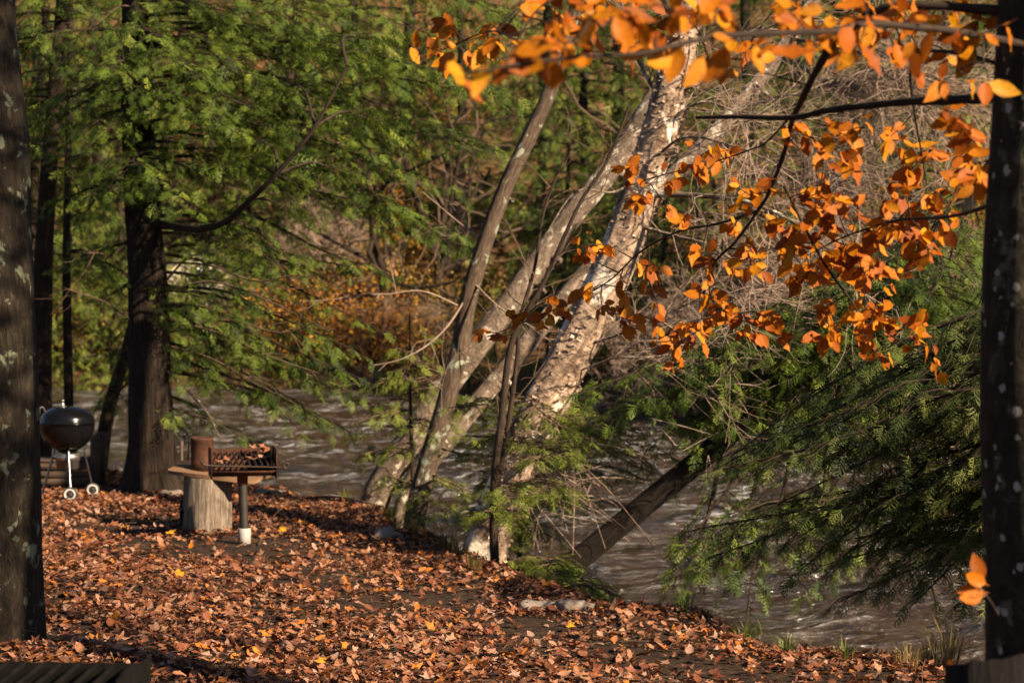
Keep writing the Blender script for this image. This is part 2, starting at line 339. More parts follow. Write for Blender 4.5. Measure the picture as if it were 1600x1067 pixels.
wm = MB(); i, j = np.meshgrid(np.arange(ny-1), np.arange(nx-1), indexing='ij')
wm.add(np.stack([X, Y, Zw], -1).reshape(-1, 3), np.stack([i*nx+j, i*nx+j+1, (i+1)*nx+j+1, (i+1)*nx+j], -1).reshape(-1, 4), (.35+.65*ss(16, 26, Y-X*.4)).ravel())       # rapids upstream; whitening there also paints in the silver sky reflection
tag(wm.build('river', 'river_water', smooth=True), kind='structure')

# ------------------------------------------------------------------ hemlock foliage
def spray_tpl(n, seed, width=.05, fan=3):
    """a flat spray: side twigs that each carry a few slender needle tufts (one thin triangle each)"""
    rg = np.random.default_rng(seed); V = []; Fc = []
    def tri(b, d, l, w_, dz):
        d = nrm(d); s = np.array([-d[1], d[0], 0]); b = np.asarray(b, float); k = len(V)
        V.extend([b-s*w_*.5, b+s*w_*.5, b+d*l+[0, 0, -dz]]); Fc.append([k, k+1, k+2])
    for i in range(n):
        t = .04+.9*i/n
        for sd in (-1, 1):
            tt = t+(.45/n if sd > 0 else 0); l = (.40*(1-tt)**.8+.08)*rg.uniform(.7, 1.2); a = math.radians(rg.uniform(38, 64)); dz = l*rg.uniform(.05, .5); dd = np.array([math.cos(a), sd*math.sin(a), 0]); b = np.array([tt, 0, -.06*tt*tt])
            tri(b, dd, l, width*rg.uniform(.8, 1.2), dz)
            for q in range(fan-1):
                u = rg.uniform(.2, .75); a2 = a+rg.choice([-1, 1])*rg.uniform(.4, .8); tri(b+dd*l*u+[0, 0, -dz*u], [math.cos(a2), sd*math.sin(a2), 0], l*.5*rg.uniform(.6, 1.2), width*.85, dz*.4)
    tri([0, 0, 0], [1, 0, 0], 1.05, width*.9, .1)
    return np.array(V), np.array(Fc)
SPR = {k: [spray_tpl(6 if k == 8 else k, 10*k+s, .042 if k > 6 else .075, 3 if k > 6 else 2) for s in range(4)] for k in (8, 5)}
def emit(mb, sprays, kind=8, bias=0.0):
    """sprays: list of (pos, dir, length, up)"""
    if not sprays: return
    pos = np.array([s[0] for s in sprays]); D = np.array([s[1] for s in sprays]); L = np.array([s[2] for s in sprays])
    D /= np.linalg.norm(D, axis=1)[:, None]+1e-9
    up = np.array([0, 0, 1.])+RNG.normal(0, .38, (len(D), 3)); S = np.cross(up, D); S /= np.linalg.norm(S, axis=1)[:, None]+1e-9; Un = np.cross(D, S)
    which = RNG.integers(0, 4, len(D)); var = np.clip(RNG.normal(.5+bias, .26, len(D)), 0, 1)
    for k in range(4):
        m = which == k
        if not m.any(): continue
        T, Fc = SPR[kind][k]; nv = len(T); c = m.sum()
        Wd = pos[m][:, None]+L[m][:, None, None]*(T[None, :, 0:1]*D[m][:, None]+T[None, :, 1:2]*S[m][:, None]+T[None, :, 2:3]*Un[m][:, None])
        mb.add(Wd.reshape(-1, 3), (Fc[None]+(np.arange(c)*nv)[:, None, None]).reshape(-1, 3), np.repeat(var[m], nv))
    STAT[0] += len(D)*len(SPR[kind][0][1]); STAT[1] += len(D)
STAT = [0, 0]
def bough(wood, axis_pts, width, sprays, L=.3, gap=.13, droop=.35, r0=.018, start=.15, sides=5, step=.11, fill=1.0, sidetubes=True):
    """one limb: axis tube, alternate side twigs in a flat fan, sprays on the twigs"""
    ln = float(np.linalg.norm(np.diff(axis_pts, axis=0), axis=1).sum()); n = max(6, int(ln/.12)); ax = spline(axis_pts, n)
    tube(wood, ax, np.linspace(r0, .004, n), sides, cap=False)
    tg = np.gradient(ax, axis=0); tg /= np.linalg.norm(tg, axis=1)[:, None]; sd = 1; s = start*ln
    while s < ln:
        t = s/ln; k = min(int(t*(n-1)), n-1); p = ax[k]; d = tg[k]; sd = -sd
        lat = nrm(np.cross([0, 0, 1.], d))*sd
        wd = width*(.3+.7*math.sin(math.pi*min(1, t*.82+.2)))*R(.6, 1.15)
        if R(0, 1) < .94:
            a = math.radians(R(38, 66)); sdir = nrm(d*math.cos(a)+lat*math.sin(a)+[0, 0, R(-.12, .12)])
            end = p+sdir*wd+np.array([0, 0, -droop*wd*R(.4, 1.3)]); mid = p+sdir*wd*.5+np.array([0, 0, R(-.02, .04)*wd])
            pl = spline([p, mid, end], 5)
            if sidetubes: tube(wood, pl, np.linspace(.006, .0025, 5), 3, cap=False)
            q = .05; s2 = 1
            while q < wd:
                if R(0, 1) < fill:
                    u = q/wd*4; kk = min(int(u), 3); pp = pl[kk]+(pl[kk+1]-pl[kk])*(u-kk); dd = nrm(pl[kk+1]-pl[kk]); l2 = nrm(np.cross([0, 0, 1.], dd))*s2
                    a2 = math.radians(R(25, 55)); sprays.append((pp, dd*math.cos(a2)+l2*math.sin(a2)+np.array([0, 0, R(-.45, .1)]), L*R(.6, 1.1), 0))
                s2 = -s2; q += step*R(.8, 1.3)
            sprays.append((pl[-1]-nrm(pl[-1]-pl[-2])*.05, pl[-1]-pl[-2]+np.array([0, 0, R(-.04, .02)]), L*R(.7, 1.1), 0))
        s += gap*R(.75, 1.3)
    sprays.append((ax[-1], tg[-1]+np.array([0, 0, -.2]), L, 0))
def arc(base, tip, lift=.12, jit=.06):
    """hemlock limb: leaves the trunk level or rising, then droops to its tip"""
    b, e = np.asarray(base, float), np.asarray(tip, float); ln = np.linalg.norm(e-b)
    return [b]+[b+(e-b)*t+np.array([R(-jit, jit)*ln, R(-jit, jit)*ln, lift*ln*4*t*(1-t)*(1.15-t)+R(-jit, jit)*ln*.4]) for t in (.33, .66)]+[e]

def trunk_mod(seed, flare=0, furrow=.05, k=9):
    def f(al, th):
        m = 1+furrow*vnoise(np.cos(th)*k*.35+np.sin(th)*k*.8+seed, al*.9+np.sin(th)*2, seed, 3)
        if flare: m = m+flare*np.exp(-al/.26)*(1+.55*np.cos(th*4+seed)+.3*np.cos(th*7+seed*2))+.12*flare*np.exp(-al/.8)
        return m
    return f

# ------------------------------------------------------------------ far bank: hill forest, built from templates
def make_far_hemlock(H, seed, dens=1.0, rmax=3.2, first=.10):
    rg = random.Random(seed); root = thing('far_hemlock', (0, 0, 0), 'x', 'tree')
    tm = MB(); tr = np.array([[.15*math.sin(h*.5+seed), .15*math.cos(h*.4+seed), h] for h in np.linspace(-.6, H, 14)]); tube(tm, tr, np.linspace(.22, .02, 14)*H/13, 9)
    tm.build('trunk', 'brown_bark', root, True)
    fm, wm_, sp = MB(), MB(), []; nb = int(58*dens)
    for k in range(nb):
        h = H*(first+(1-first)*((k+rg.random())/nb)**.9); a = k*2.4+rg.uniform(-.4, .4); ln = (rmax*(1-h/H)**.75+.35)*rg.uniform(.65, 1.12)
        b = np.array([0, 0, h]); e = b+np.array([math.cos(a)*ln, math.sin(a)*ln, -ln*rg.uniform(.05, .38)])
        bough(wm_, arc(b, e, .14), ln*.38, sp, L=.5, gap=.27, droop=.4, r0=.035, start=.2, sides=4, step=.24, sidetubes=False)
    emit(fm, sp, 5); tag(wm_.build('branches', 'brown_bark', root), kind='stuff'); tag(fm.build('crown', 'far_hemlock', root), kind='stuff'); return root
def make_leafy(H, seed, mat, n, spread, name, leaf=.10, stems=3):
    rg = np.random.default_rng(seed); root = thing(name, (0, 0, 0), 'x', 'tree'); tm, fm = MB(), MB(); ends = []
    for s in range(stems):
        a = 2*math.pi*s/stems+rg.uniform(-.5, .5); top = np.array([math.cos(a)*spread*.35, math.sin(a)*spread*.35, H*rg.uniform(.7, .95)])
        st = spline([[0, 0, -.4], [top[0]*.3, top[1]*.3, H*.35], top], 9); tube(tm, st, np.linspace(.035*H/3, .012, 9), 6)
        for q in range(int(16)):
            t = rg.uniform(.3, 1); b = st[int(t*8)]; e = b+np.array([rg.normal(0, spread*.42), rg.normal(0, spread*.42), rg.uniform(-.1, .3)*H])
            tw = spline([b, (b+e)/2+rg.normal(0, .1, 3), e], 5); tube(tm, tw, np.linspace(.014, .004, 5), 4, cap=False); ends += list(tw[2:])
    ends = np.array(ends); c = ends[rg.integers(0, len(ends), n)]+rg.normal(0, .14*spread**.5, (n, 3))
    d = rg.normal(0, 1, (n, 3)); d[:, 2] -= .5; d /= np.linalg.norm(d, axis=1)[:, None]; s = np.cross(d, rg.normal(0, 1, (n, 3))); s /= np.linalg.norm(s, axis=1)[:, None]
    L = leaf*rg.uniform(.6, 1.3, n)[:, None]
    V = np.stack([c, c+d*L*.5+s*L*.3, c+d*L, c+d*L*.5-s*L*.3], 1).reshape(-1, 3)
    fm.add(V, np.arange(4*n).reshape(-1, 4), np.repeat(rg.uniform(0, 1, n), 4)); tm.build('trunk', 'brown_bark', root)
    tag(fm.build('crown', mat, root), kind='stuff'); return root
def make_bare(H, seed, spread, depth=5, name='bare_tree', mat='twig_far', stems=4, tmat='twig_far', r=.05):
    rg = np.random.default_rng(seed); root = thing(name, (0, 0, 0), 'x', 'tree'); tm, bm_ = MB(), MB()
    def grow(p, d, ln, rad, lev):
        n = 6 if lev < 3 else 4; pts = [p]; q = p
        for k in range(n):
            d = nrm(d+rg.normal(0, .20 if lev < 2 else .30, 3)+np.array([0, 0, .05 if lev < 3 else -.02])); q = q+d*ln/n; pts.append(q)
        tube(tm if lev < 2 else bm_, np.array(pts), np.linspace(rad, rad*.5, n+1), 6 if lev < 2 else 3, cap=False)
        if lev >= depth: return
        for k in range([5, 5, 4, 4, 3, 3][min(lev, 5)]):
            t = rg.uniform(.3, 1); b = pts[int(t*n)]; lat = rg.normal(0, 1, 3); lat[2] *= .7
            grow(b, nrm(d*.6+nrm(lat)*.85), ln*rg.uniform(.45, .75), max(rad*.5, .0065), lev+1)
    for s in range(stems):
        a = 2*math.pi*s/stems+rg.uniform(-.5, .5)
        grow(np.array([math.cos(a)*.1, math.sin(a)*.1, -.4]), nrm([math.cos(a)*spread, math.sin(a)*spread, 1]), H*.5, r, 0)
    tm.build('trunk', tmat, root, True); tag(bm_.build('twigs', mat, root), kind='stuff'); return root
def place_copies(src, label, group, spots):
    for k, (px, d, rz, sc) in enumerate(spots):
        x = (px-800)/F*d; loc = (x, d, float(GZ(x, d))-.05)
        if k == 0: src.location = loc; src.rotation_euler = (0, 0, rz); src.scale = (sc,)*3; tag(src, label, None, group)
        else: copy_tree(src, loc, rz, sc)
fh = [make_far_hemlock(14, 1), make_far_hemlock(11, 2, .9, 2.8), make_far_hemlock(7, 3, .75, 2.4, .03)]
place_copies(fh[0], 'tall dense hemlock tree on the hillside across the river', 'tall hemlocks across the river',
    [(-80, 60, 0, 1), (60, 68, 4, 1.3), (150, 63, 1, 1.1), (225, 71, 2, 1.3), (445, 64, 3, 1.1), (470, 70, .5, 1.3), (560, 66, .5, 1.1), (640, 72, 3.6, 1.4), (715, 67, 1.7, 1.1), (850, 62, 4, 1.0), (920, 62, 5, 1.1), (960, 68, 1, 1.3), (1040, 60, 2.4, 1), (1160, 66, .8, 1.2), (1300, 62, 2.2, 1.1), (1440, 60, 3.3, 1), (1600, 56, .2, 1), (1760, 52, 2, 1.0), (-260, 58, 5, 1), (220, 78, 2, 1.5), (540, 82, 2, 1.5), (860, 78, 3, 1.5), (1240, 76, 1, 1.4)])
place_copies(fh[1], 'medium hemlock tree standing at the foot of the wooded hill', 'medium hemlocks across the river',
    [(20, 58, 0, 1), (190, 57.5, 1, .9), (370, 59.5, 2.1, .7), (885, 50, 4.4, .7), (980, 49, 3, .7), (1320, 44, 5, .62), (1400, 43, 2, .6), (1250, 45, 3, .8), (1040, 47, 5, .7), (1180, 44, 1, .75), (1300, 41.5, 4, .55), (1430, 40.5, .5, .75), (1550, 39, 2, .8), (1090, 44.5, 3.1, .6), (1370, 46, 5.2, 1.0), (1480, 43, 1.5, .9), (1120, 46, 2.2, .6), (1620, 42, .3, .9)])
place_copies(fh[2], 'small bushy hemlock on the far riverbank', 'small hemlocks on the far riverbank',
    [(110, 56.6, 0, .7), (180, 56.2, 3, .6), (235, 56.8, 1, .7), (290, 56.6, 2.2, .6), (370, 56.4, 1.4, .5), (730, 53, .6, .45), (850, 50.6, 2, .6), (1060, 46.8, 1, .6), (30, 56.9, 5, .7), (1240, 43, 2, .5), (1420, 40.4, 4, .6), (1530, 38.6, 1, .6)])
sh = make_far_hemlock(13, 9, 1.1, 2.1, .44); sh.name = 'shade_hemlock'; tag(sh, 'unseen tall hemlock added on the near bank to shade the leaf litter and the lichen trunk', 'tree')
sh.location = (4.9, 5.5, float(GZ(4.9, 5.5)))  # out of view, added to throw shade on the left trunk and foreground
for k, (x_, y_, sc_, rz_) in enumerate([(-7, -7, 1.1, 0), (-2.5, -9, 1.2, 1), (2.5, -12, 1.2, 2), (-11, -1, 1.15, 3), (-13, 7, 1.1, 4), (-10.5, 14, 1.0, 5), (-5, -14, 1.3, .6), (-16, 13, 1.2, 2.2), (-15, -8, 1.3, 1.1), (8, -16, 1.2, 3.3), (-13, 20, 1.0, 2.7)]):
    o_ = copy_tree(fh[0], (x_, y_, float(GZ(x_, y_))-.1), rz_, sc_, 'unseen tall hemlock added on the near bank to block sky light'); o_['group'] = 'added sky blocking hemlocks'  # extra trees out of view, put in to cut the sky fill
lo = make_leafy(6.5, 21, 'far_orange', 2600, 2.6, 'orange_tree'); 
place_copies(lo, 'orange autumn tree on the hill across the river', 'orange trees across the river',
    [(330, 75, 0, 1.2), (480, 72, 1, 1.1), (620, 64, 2, .9), (1130, 56, 3, 1), (1230, 52, 4, 1.05), (1370, 54, 5, 1), (1500, 50, .5, 1.1), (1080, 50, 1.8, .7), (1160, 47, 5, .8), (1300, 46, 2, .8), (1400, 45, 3, .9), (1480, 44, 1, .8), (1060, 45, 3, .8), (1200, 43.5, 1, .8), (1350, 42, 4, .8), (1440, 41, 2, .7), (1540, 41, 5, .9), (700, 78, 2.6, 1.3), (50, 74, 3.1, 1.2), (1640, 48, 4, 1)])
ly = make_leafy(2.0, 22, 'far_orange', 900, 1.6, 'orange_shrub', .09, 4); ly['category'] = 'shrub'
place_copies(ly, 'low orange shrub along the far riverbank', 'orange shrubs on the far bank',
    [(430, 57.5, 0, 1), (500, 57, 1, 1.1), (560, 56, 2, .9), (610, 57, 3, .8), (470, 59, 4, 1.3), (380, 58.5, 5, 1), (540, 60, 2.2, 1.1), (450, 56, .4, 1), (520, 55.6, 2.7, 1), (585, 55.2, 1.2, 1), (630, 55.4, 4, .9), (490, 58, 3, 1.4), (560, 58.5, 5, 1.4), (620, 59, .2, 1.4), (1180, 46, .4, .9), (1290, 44, 3, 1), (1390, 42.6, 1, 1), (660, 55.5, 2, .6)])
l2 = make_leafy(3.2, 23, 'far_yellow', 1200, 2.0, 'yellow_shrub', .10, 4); l2['category'] = 'shrub'
place_copies(l2, 'yellow green leafy shrub across the river', 'yellow green shrubs across the river',
    [(90, 57, 0, .9), (160, 57.4, 2, 1), (270, 57.4, 1, .8), (430, 61, 4, 1.1), (590, 62, 5, 1), (690, 57, 3, .9), (770, 55, 1, .8)])
bt = make_bare(7.5, 31, .38, 5); bt2 = make_bare(5.5, 32, .55, 4, 'bare_shrub'); bt2['category'] = 'shrub'
place_copies(bt, 'tall bare tree with a tangle of pale twigs across the river', 'bare trees across the river',
    [(1130, 43, 0, 1), (1240, 41, 1, 1), (1360, 40, 2.3, 1.05), (1500, 38.4, 3.4, 1), (560, 62, 2, 1)])
place_copies(bt2, 'bare spreading shrub with pale arching twigs on the far bank', 'bare shrubs on the far bank',
    [(1130, 43.5, 0, .9), (1260, 40.6, 1.4, .9), (1370, 38.8, 2, 1), (1500, 37, 3, 1), (640, 56.5, 1, .6), (380, 58, 4, .6), (200, 57.6, 2, .6)])
tk = make_bare(13, 34, .03, 2, 'bare_trunk_tree', 'twig_brown', 1, 'brown_bark', .17)
place_copies(tk, 'slim brown tree trunk rising among the far hemlocks', 'slim trunks across the river',
    [(690, 56.5, 0, 1), (735, 60, 1, 1.1), (640, 66, 2, 1), (600, 59, 3, .9), (480, 68, 1.4, 1), (1120, 52, 2, 1), (1350, 47, 4, 1), (300, 66, 5, 1.1), (150, 66, .3, 1)])
# pale cottage far up the hill, glimpsed left of centre
hb = np.array([(318-800)/F*63.5, 63.5, 0]); hb[2] = float(GZ(hb[0], hb[1]))-.5
ht = thing('cottage', hb, 'pale cottage glimpsed through the hemlock branches on the hill', 'house', None, .25); ht.scale = (.62, .62, .62)
M['cottage_wall'] = plain('cottage_wall', (.40, .34, .26), .8, 0, (.33, .28, .21), 3); M['cottage_roof'] = plain('cottage_roof', (.07, .06, .055), .9, 0, (.05, .045, .04), 5); M['cottage_trim'] = plain('cottage_trim', (.72, .68, .6), .7, 0, (.65, .6, .52)); M['dark_glass'] = plain('dark_glass', (.02, .022, .025), .12, 0, (.015, .016, .02))
m_ = MB(); box(m_, (-3, 0, 0), (3, 5, 3.4)); prism(m_, [(-3, 0, 3.4), (3, 0, 3.4), (0, 0, 5.3)], (0, 5, 0)); m_.build('wall', 'cottage_wall', ht, rel=False)
m_ = MB(); prism(m_, [(-3.5, -.4, 3.12), (0, -.4, 5.36), (0, -.4, 5.56), (-3.5, -.4, 3.32)], (0, 5.8, 0)); prism(m_, [(3.5, -.4, 3.12), (3.5, -.4, 3.32), (.003, -.4, 5.56), (.003, -.4, 5.36)], (0, 5.8, 0)); m_.build('roof', 'cottage_roof', ht, rel=False)
for wx, wz in ((-1.5, 1.2), (1.3, 1.2), (-.1, 3.5)):
    m_ = MB(); box(m_, (wx-.5, -.05, wz), (wx+.5, .06, wz+1.1)); fr = m_.build('window', 'cottage_trim', ht, rel=False)
    for k in (0, 1): m_ = MB(); box(m_, (wx-.42+k*.44, -.065, wz+.08), (wx-.02+k*.44, .02, wz+1.02)); m_.build('pane', 'dark_glass', fr, rel=False)

# ------------------------------------------------------------------ big hemlock on the near bank
b0 = PG(238, 768); H1 = thing('hemlock_tree', b0, 'big dark hemlock with ridged trunk and flared roots beside the kettle barbecue', 'tree')
D1 = b0[1]
tp = [P(240, 785, D1), P(239, 740, D1), P(235, 600, D1), P(230, 420, D1), P(222, 330, D1), P(214, 150, D1), P(211, 0, D1), P(208, -250, D1+.1), P(212, -700, D1), P(215, -1200, D1)]
tm = MB(); tube(tm, spline(tp, 90), np.interp(np.linspace(0, 1, 90), [0, .06, .2, .4, .6, 1], [.245, .235, .225, .195, .16, .03]), 40, mod=trunk_mod(3, .95, .07)); tm.build('trunk', 'hemlock_bark', H1, True)
def trunk_at(tp, py):
    ys_ = [(CAMZ-p[2]) for p in tp]; z = py; zs = np.array([p[2] for p in tp]); o = np.argsort(zs)
    return np.array([np.interp(z, zs[o], np.array(tp)[o, 0]), np.interp(z, zs[o], np.array(tp)[o, 1]), z])
fm, sp = MB(), []
def limb_to(root, tp, tip, rise, width, sprays, mat='twig_dark', **kw):
    """a limb from the trunk to a tip; rise = height of its foot above the tip"""
    b = trunk_at(tp, tip[2]+rise); wd = MB(); bough(wd, arc(b, tip, kw.pop('lift', .1)), width, sprays, **kw); wd.build('branch', mat, root); return b
wd = MB()        # the long bare limb that sweeps right and up
hero = [P(*q) for q in [(236, 352, 21), (265, 353, 20.5), (310, 358, 19.9), (352, 347, 19.5), (385, 318, 19.2), (432, 272, 18.9), (492, 198, 18.7), (542, 104, 18.6)]]
tube(wd, spline(hero, 40), np.interp(np.linspace(0, 1, 40), [0, .3, 1], [.045, .04, .012]), 8); wd.build('branch', 'twig_dark', H1, True)
for q, tip in [(4, (470, 330)), (5, (560, 270)), (6, (600, 190)), (6, (470, 130)), (7, (580, 60)), (3, (430, 380)), (5, (400, 210))]:
    wd = MB(); bough(wd, arc(hero[q], P(*tip, 19.8+R(.0, .9))), .45, sp); wd.build('branch', 'twig_dark', H1)
for (x, y, d, w_, rise) in [(420, 50, 20.5, .7, .2), (560, 40, 20, .8, .4), (640, 140, 20.5, .9, .5), (700, 220, 20.6, .9, .6), (770, 130, 20.2, .8, .5), (600, 260, 20.4, .8, .5), (480, 150, 20, .7, .3), (430, 205, 19.8, .6, .3),
        (640, 330, 20.4, .85, .6), (735, 300, 20.9, .9, .6), (560, 420, 20.6, .7, .5), (470, 420, 20.7, .55, .4), (640, 440, 21.2, .7, .7), (740, 390, 21.4, .7, .8), (850, 165, 20.5, .7, .7), (790, 240, 21, .8, .8),
        (690, 60, 20.3, .8, .5), (800, 30, 21, .8, .8), (520, 90, 21.2, .8, .2), (360, 20, 20, .6, .2),
        (60, 60, 20.5, .6, .1), (100, 150, 20.2, .6, .2), (90, 255, 20.5, .6, .3), (130, 205, 19.6, .5, .2), (60, 330, 21, .6, .3), (95, 420, 21.3, .55, .3), (150, 480, 20.6, .45, .35), (130, 310, 19.8, .45, .2), (40, 180, 21.3, .6, .3),
        (265, 160, 19.3, .6, .2), (310, 125, 19, .6, .2), (340, 190, 19.2, .6, .25), (215, 260, 19.2, .5, .2), (370, 100, 19.5, .6, .2), (285, 300, 19.4, .5, .25), (170, 110, 19.3, .5, .2), (360, 260, 19.6, .5, .3), (400, 170, 19.2, .55, .3), (250, 60, 19.2, .5, .2),
        (560, 590, 20.4, .5, .75), (520, 660, 20.2, .42, .8), (450, 560, 20.3, .4, .6), (425, 700, 20.6, .34, .45), (600, 640, 20.6, .4, .9), (380, 500, 20.4, .35, .4), (330, 660, 21.4, .3, .4), (600, 520, 21.2, .5, .9), (500, 510, 21, .5, .6), (590, 700, 21.3, .3, .9), (340, 600, 21.6, .35, .5), (420, 620, 21.7, .4, .7), (470, 600, 20.8, .45, .75), (540, 560, 21.4, .45, .8), (400, 560, 20.9, .42, .55), (620, 590, 21.6, .45, 1.0), (480, 680, 20.9, .35, .85), (350, 540, 20.8, .38, .45), (550, 690, 20.6, .36, .95), (640, 660, 21.2, .36, 1.1), (300, 690, 22.2, .34, .4), (170, 640, 22.2, .34, .5), (180, 560, 22, .36, .5)]:
    limb_to(H1, tp, P(x, y, d), rise, w_, sp, L=.20, r0=.022, lift=.09, gap=.095, step=.08)
    if y < 470 and R(0, 1) < .85: limb_to(H1, tp, P(x+R(-50, 50), y+R(-45, 45), d+R(-.3, .9)), rise+R(-.1, .3), w_, sp, L=.20, r0=.018, lift=.09, gap=.095, step=.08)
for k in range(26):      # the crown above the picture
    h = R(5.6, 12.5); a = R(0, 6.283); ln = (3.8*(1-h/14)+.5)*R(.7, 1.1); b = trunk_at(tp, h)
    limb_to(H1, tp, b+np.array([math.cos(a)*ln, math.sin(a)*ln, -.25*ln]), .25*ln, .7, sp, L=.36, gap=.24, step=.2, r0=.03)
emit(fm, sp, 8); tag(fm.build('crown', 'hemlock', H1), kind='stuff')
# dead pale twigs under its crown
wd = MB()
for q in [[(250, 460), (330, 440), (420, 470), (520, 520)], [(262, 500), (340, 520), (430, 560), (520, 590)], [(262, 540), (330, 560), (400, 600)], [(258, 440), (300, 400), (380, 385), (470, 392)], [(262, 580), (320, 640), (345, 690)], [(240, 30), (290, 70), (330, 90), (400, 95)], [(225, 20), (190, 10), (150, 40)], [(205, 440), (170, 400), (120, 395)], [(204, 500), (160, 470), (100, 450)], [(256, 410), (330, 415), (400, 440), (470, 430), (540, 455)], [(260, 520), (350, 500), (440, 520), (500, 500)]]:
    ax = spline([P(x, y, D1-.1-.25*k) for k, (x, y) in enumerate(q)], 16); tube(wd, ax, np.linspace(.014, .004, 16), 4)
    for k in range(9):
        b = ax[int(R(3, 15))]; e = b+np.array([R(.1, .5)*np.sign(ax[-1][0]-ax[0][0]), R(-.2, .2), R(-.35, .12)]); tube(wd, spline([b, (b+e)/2+[0, 0, R(-.05, .08)], e], 5), np.linspace(.005, .002, 5), 3, cap=False)
tag(wd.build('dead_twigs', 'twig_brown', H1), kind='stuff')

# ------------------------------------------------------------------ slimmer trunks on the left bank
def slim(name, label, pts, r0, r1, mat, boughs=0, spread=.9, fol='hemlock', zmin=1.2, zmax=9, cat='tree', sides=14):
    base = np.array(pts[0]); base[2] = float(GZ(base[0], base[1])); root = thing(name, base, label, cat); tm = MB(); n = 40
    p0 = base.copy(); p0[2] -= .15
    line = [p0]+[np.array(q) for q in pts[1:]]
    tube(tm, spline(line, n), np.linspace(r0, r1, n), sides, mod=trunk_mod(R(0, 9), .3, .05)); tm.build('trunk', mat, root, True); sp = []
    for k in range(boughs):
        h = R(zmin, zmax); a = R(0, 6.283); ln = R(.8, 1.5)*spread*(1.25-h/14); b = trunk_at(line, h)
        limb_to(root, line, b+np.array([math.cos(a)*ln, math.sin(a)*ln, -.28*ln]), .28*ln, .4*spread, sp, L=.28, gap=.16, step=.13, r0=.016)
    if sp: fm = MB(); emit(fm, sp, 8); tag(fm.build('crown', fol, root), kind='stuff')
    return root
slim('slim_hemlock', 'slim dark hemlock trunk behind the big lichen trunk left of the kettle barbecue', [P(62, 745, 22.6), P(66, 500, 22.6), P(72, 330, 22.6), P(88, 120, 22.6), P(100, -40, 22.6), P(115, -420, 22.6)], .13, .06, 'brown_bark', 40, 1.6, zmin=2.2)
slim('slim_hemlock', 'thin straight hemlock trunk rising right behind the kettle barbecue', [P(110, 730, 23), P(107, 600, 23), P(104, 400, 23), P(108, 180, 23), P(112, -100, 23)], .065, .03, 'brown_bark', 26, 1.2, zmin=2.4)
slim('slim_hemlock', 'thin reddish brown leaning hemlock beside the slim dark hemlock', [P(46, 750, 24), P(50, 400, 24), P(58, 200, 24), P(72, 20, 24), P(80, -150, 24)], .07, .04, 'brown_bark', 18, 1.2, zmin=2.5)
slim('leaning_tree', 'bare brown trunk leaning right behind the big flared hemlock', [P(150, 742, 22.4), P(170, 640, 22.4), P(200, 540, 22.4), P(232, 400, 22.5), P(262, 200, 22.6), P(300, -50, 22.8)], .085, .045, 'brown_bark')

# ------------------------------------------------------------------ leaning trees at the water's edge
def limbs(root, specs, mat, n=24):
    out = []
    for q, r0, r1 in specs:
        wd = MB(); ax = spline([P(*p) for p in q], n); tube(wd, ax, np.linspace(r0, r1, n), 7, mod=trunk_mod(R(0, 9), 0, .08)); wd.build('branch', mat, root, True); out.append(ax)
    return out
def twiggy(root, axes, mat, per=14, ln=(.3, .9), r=.005, levels=2, up=.1, name='twigs'):
    wd = MB()
    def tw(b, d, l, rr, lev):
        e = b+d*l; m1 = b+d*l*.5+np.array([R(-1, 1), R(-1, 1), R(-1, 1)])*l*.16; pl = spline([b, m1, e+np.array([R(-1, 1), R(-1, 1), R(-.8, 1)])*l*.16], 6); tube(wd, pl, np.linspace(rr, rr*.4, 6), 3, cap=False)
        if lev:
            for k in range(3): tw(pl[int(R(1, 5.9))], nrm(d+np.array([R(-1, 1), R(-1, 1), R(-.8, .8)])*.9), l*R(.4, .75), rr*.6, lev-1)
    for ax in axes:
        n = len(ax)
        for k in range(per):
            i = int(R(.25, .99)*n); d = nrm(ax[min(i+1, n-1)]-ax[i-1]); tw(ax[i], nrm(d+np.array([R(-1, 1), R(-1, 1), R(-.8, .8)+up])), R(*ln), r, levels)
    tag(wd.build(name, mat, root), kind='stuff')
def root_at(name, px, py, label, cat='tree'):
    b = PG(px, py, -.12); b[2] = float(GZ(b[0], b[1])); return thing(name, b, label, cat), b
def stubs(tm, ax, r, n):
    for k in range(n):
        i = int(R(.12, .8)*len(ax)); t_ = nrm(ax[i+1]-ax[i-1]); o_ = nrm(np.cross(t_, [R(-1, 1), -1, R(-1, 1)])); b = ax[i]+o_*r*.6; q = r*R(.12, .3)
        tube(tm, spline([b, b+o_*r*R(.35, .6), b+o_*r*R(.7, 1.3)+[0, 0, r*R(-.2, .4)]], 5), [q*2.0, q*1.4, q, q*.8, q*.55], 8)
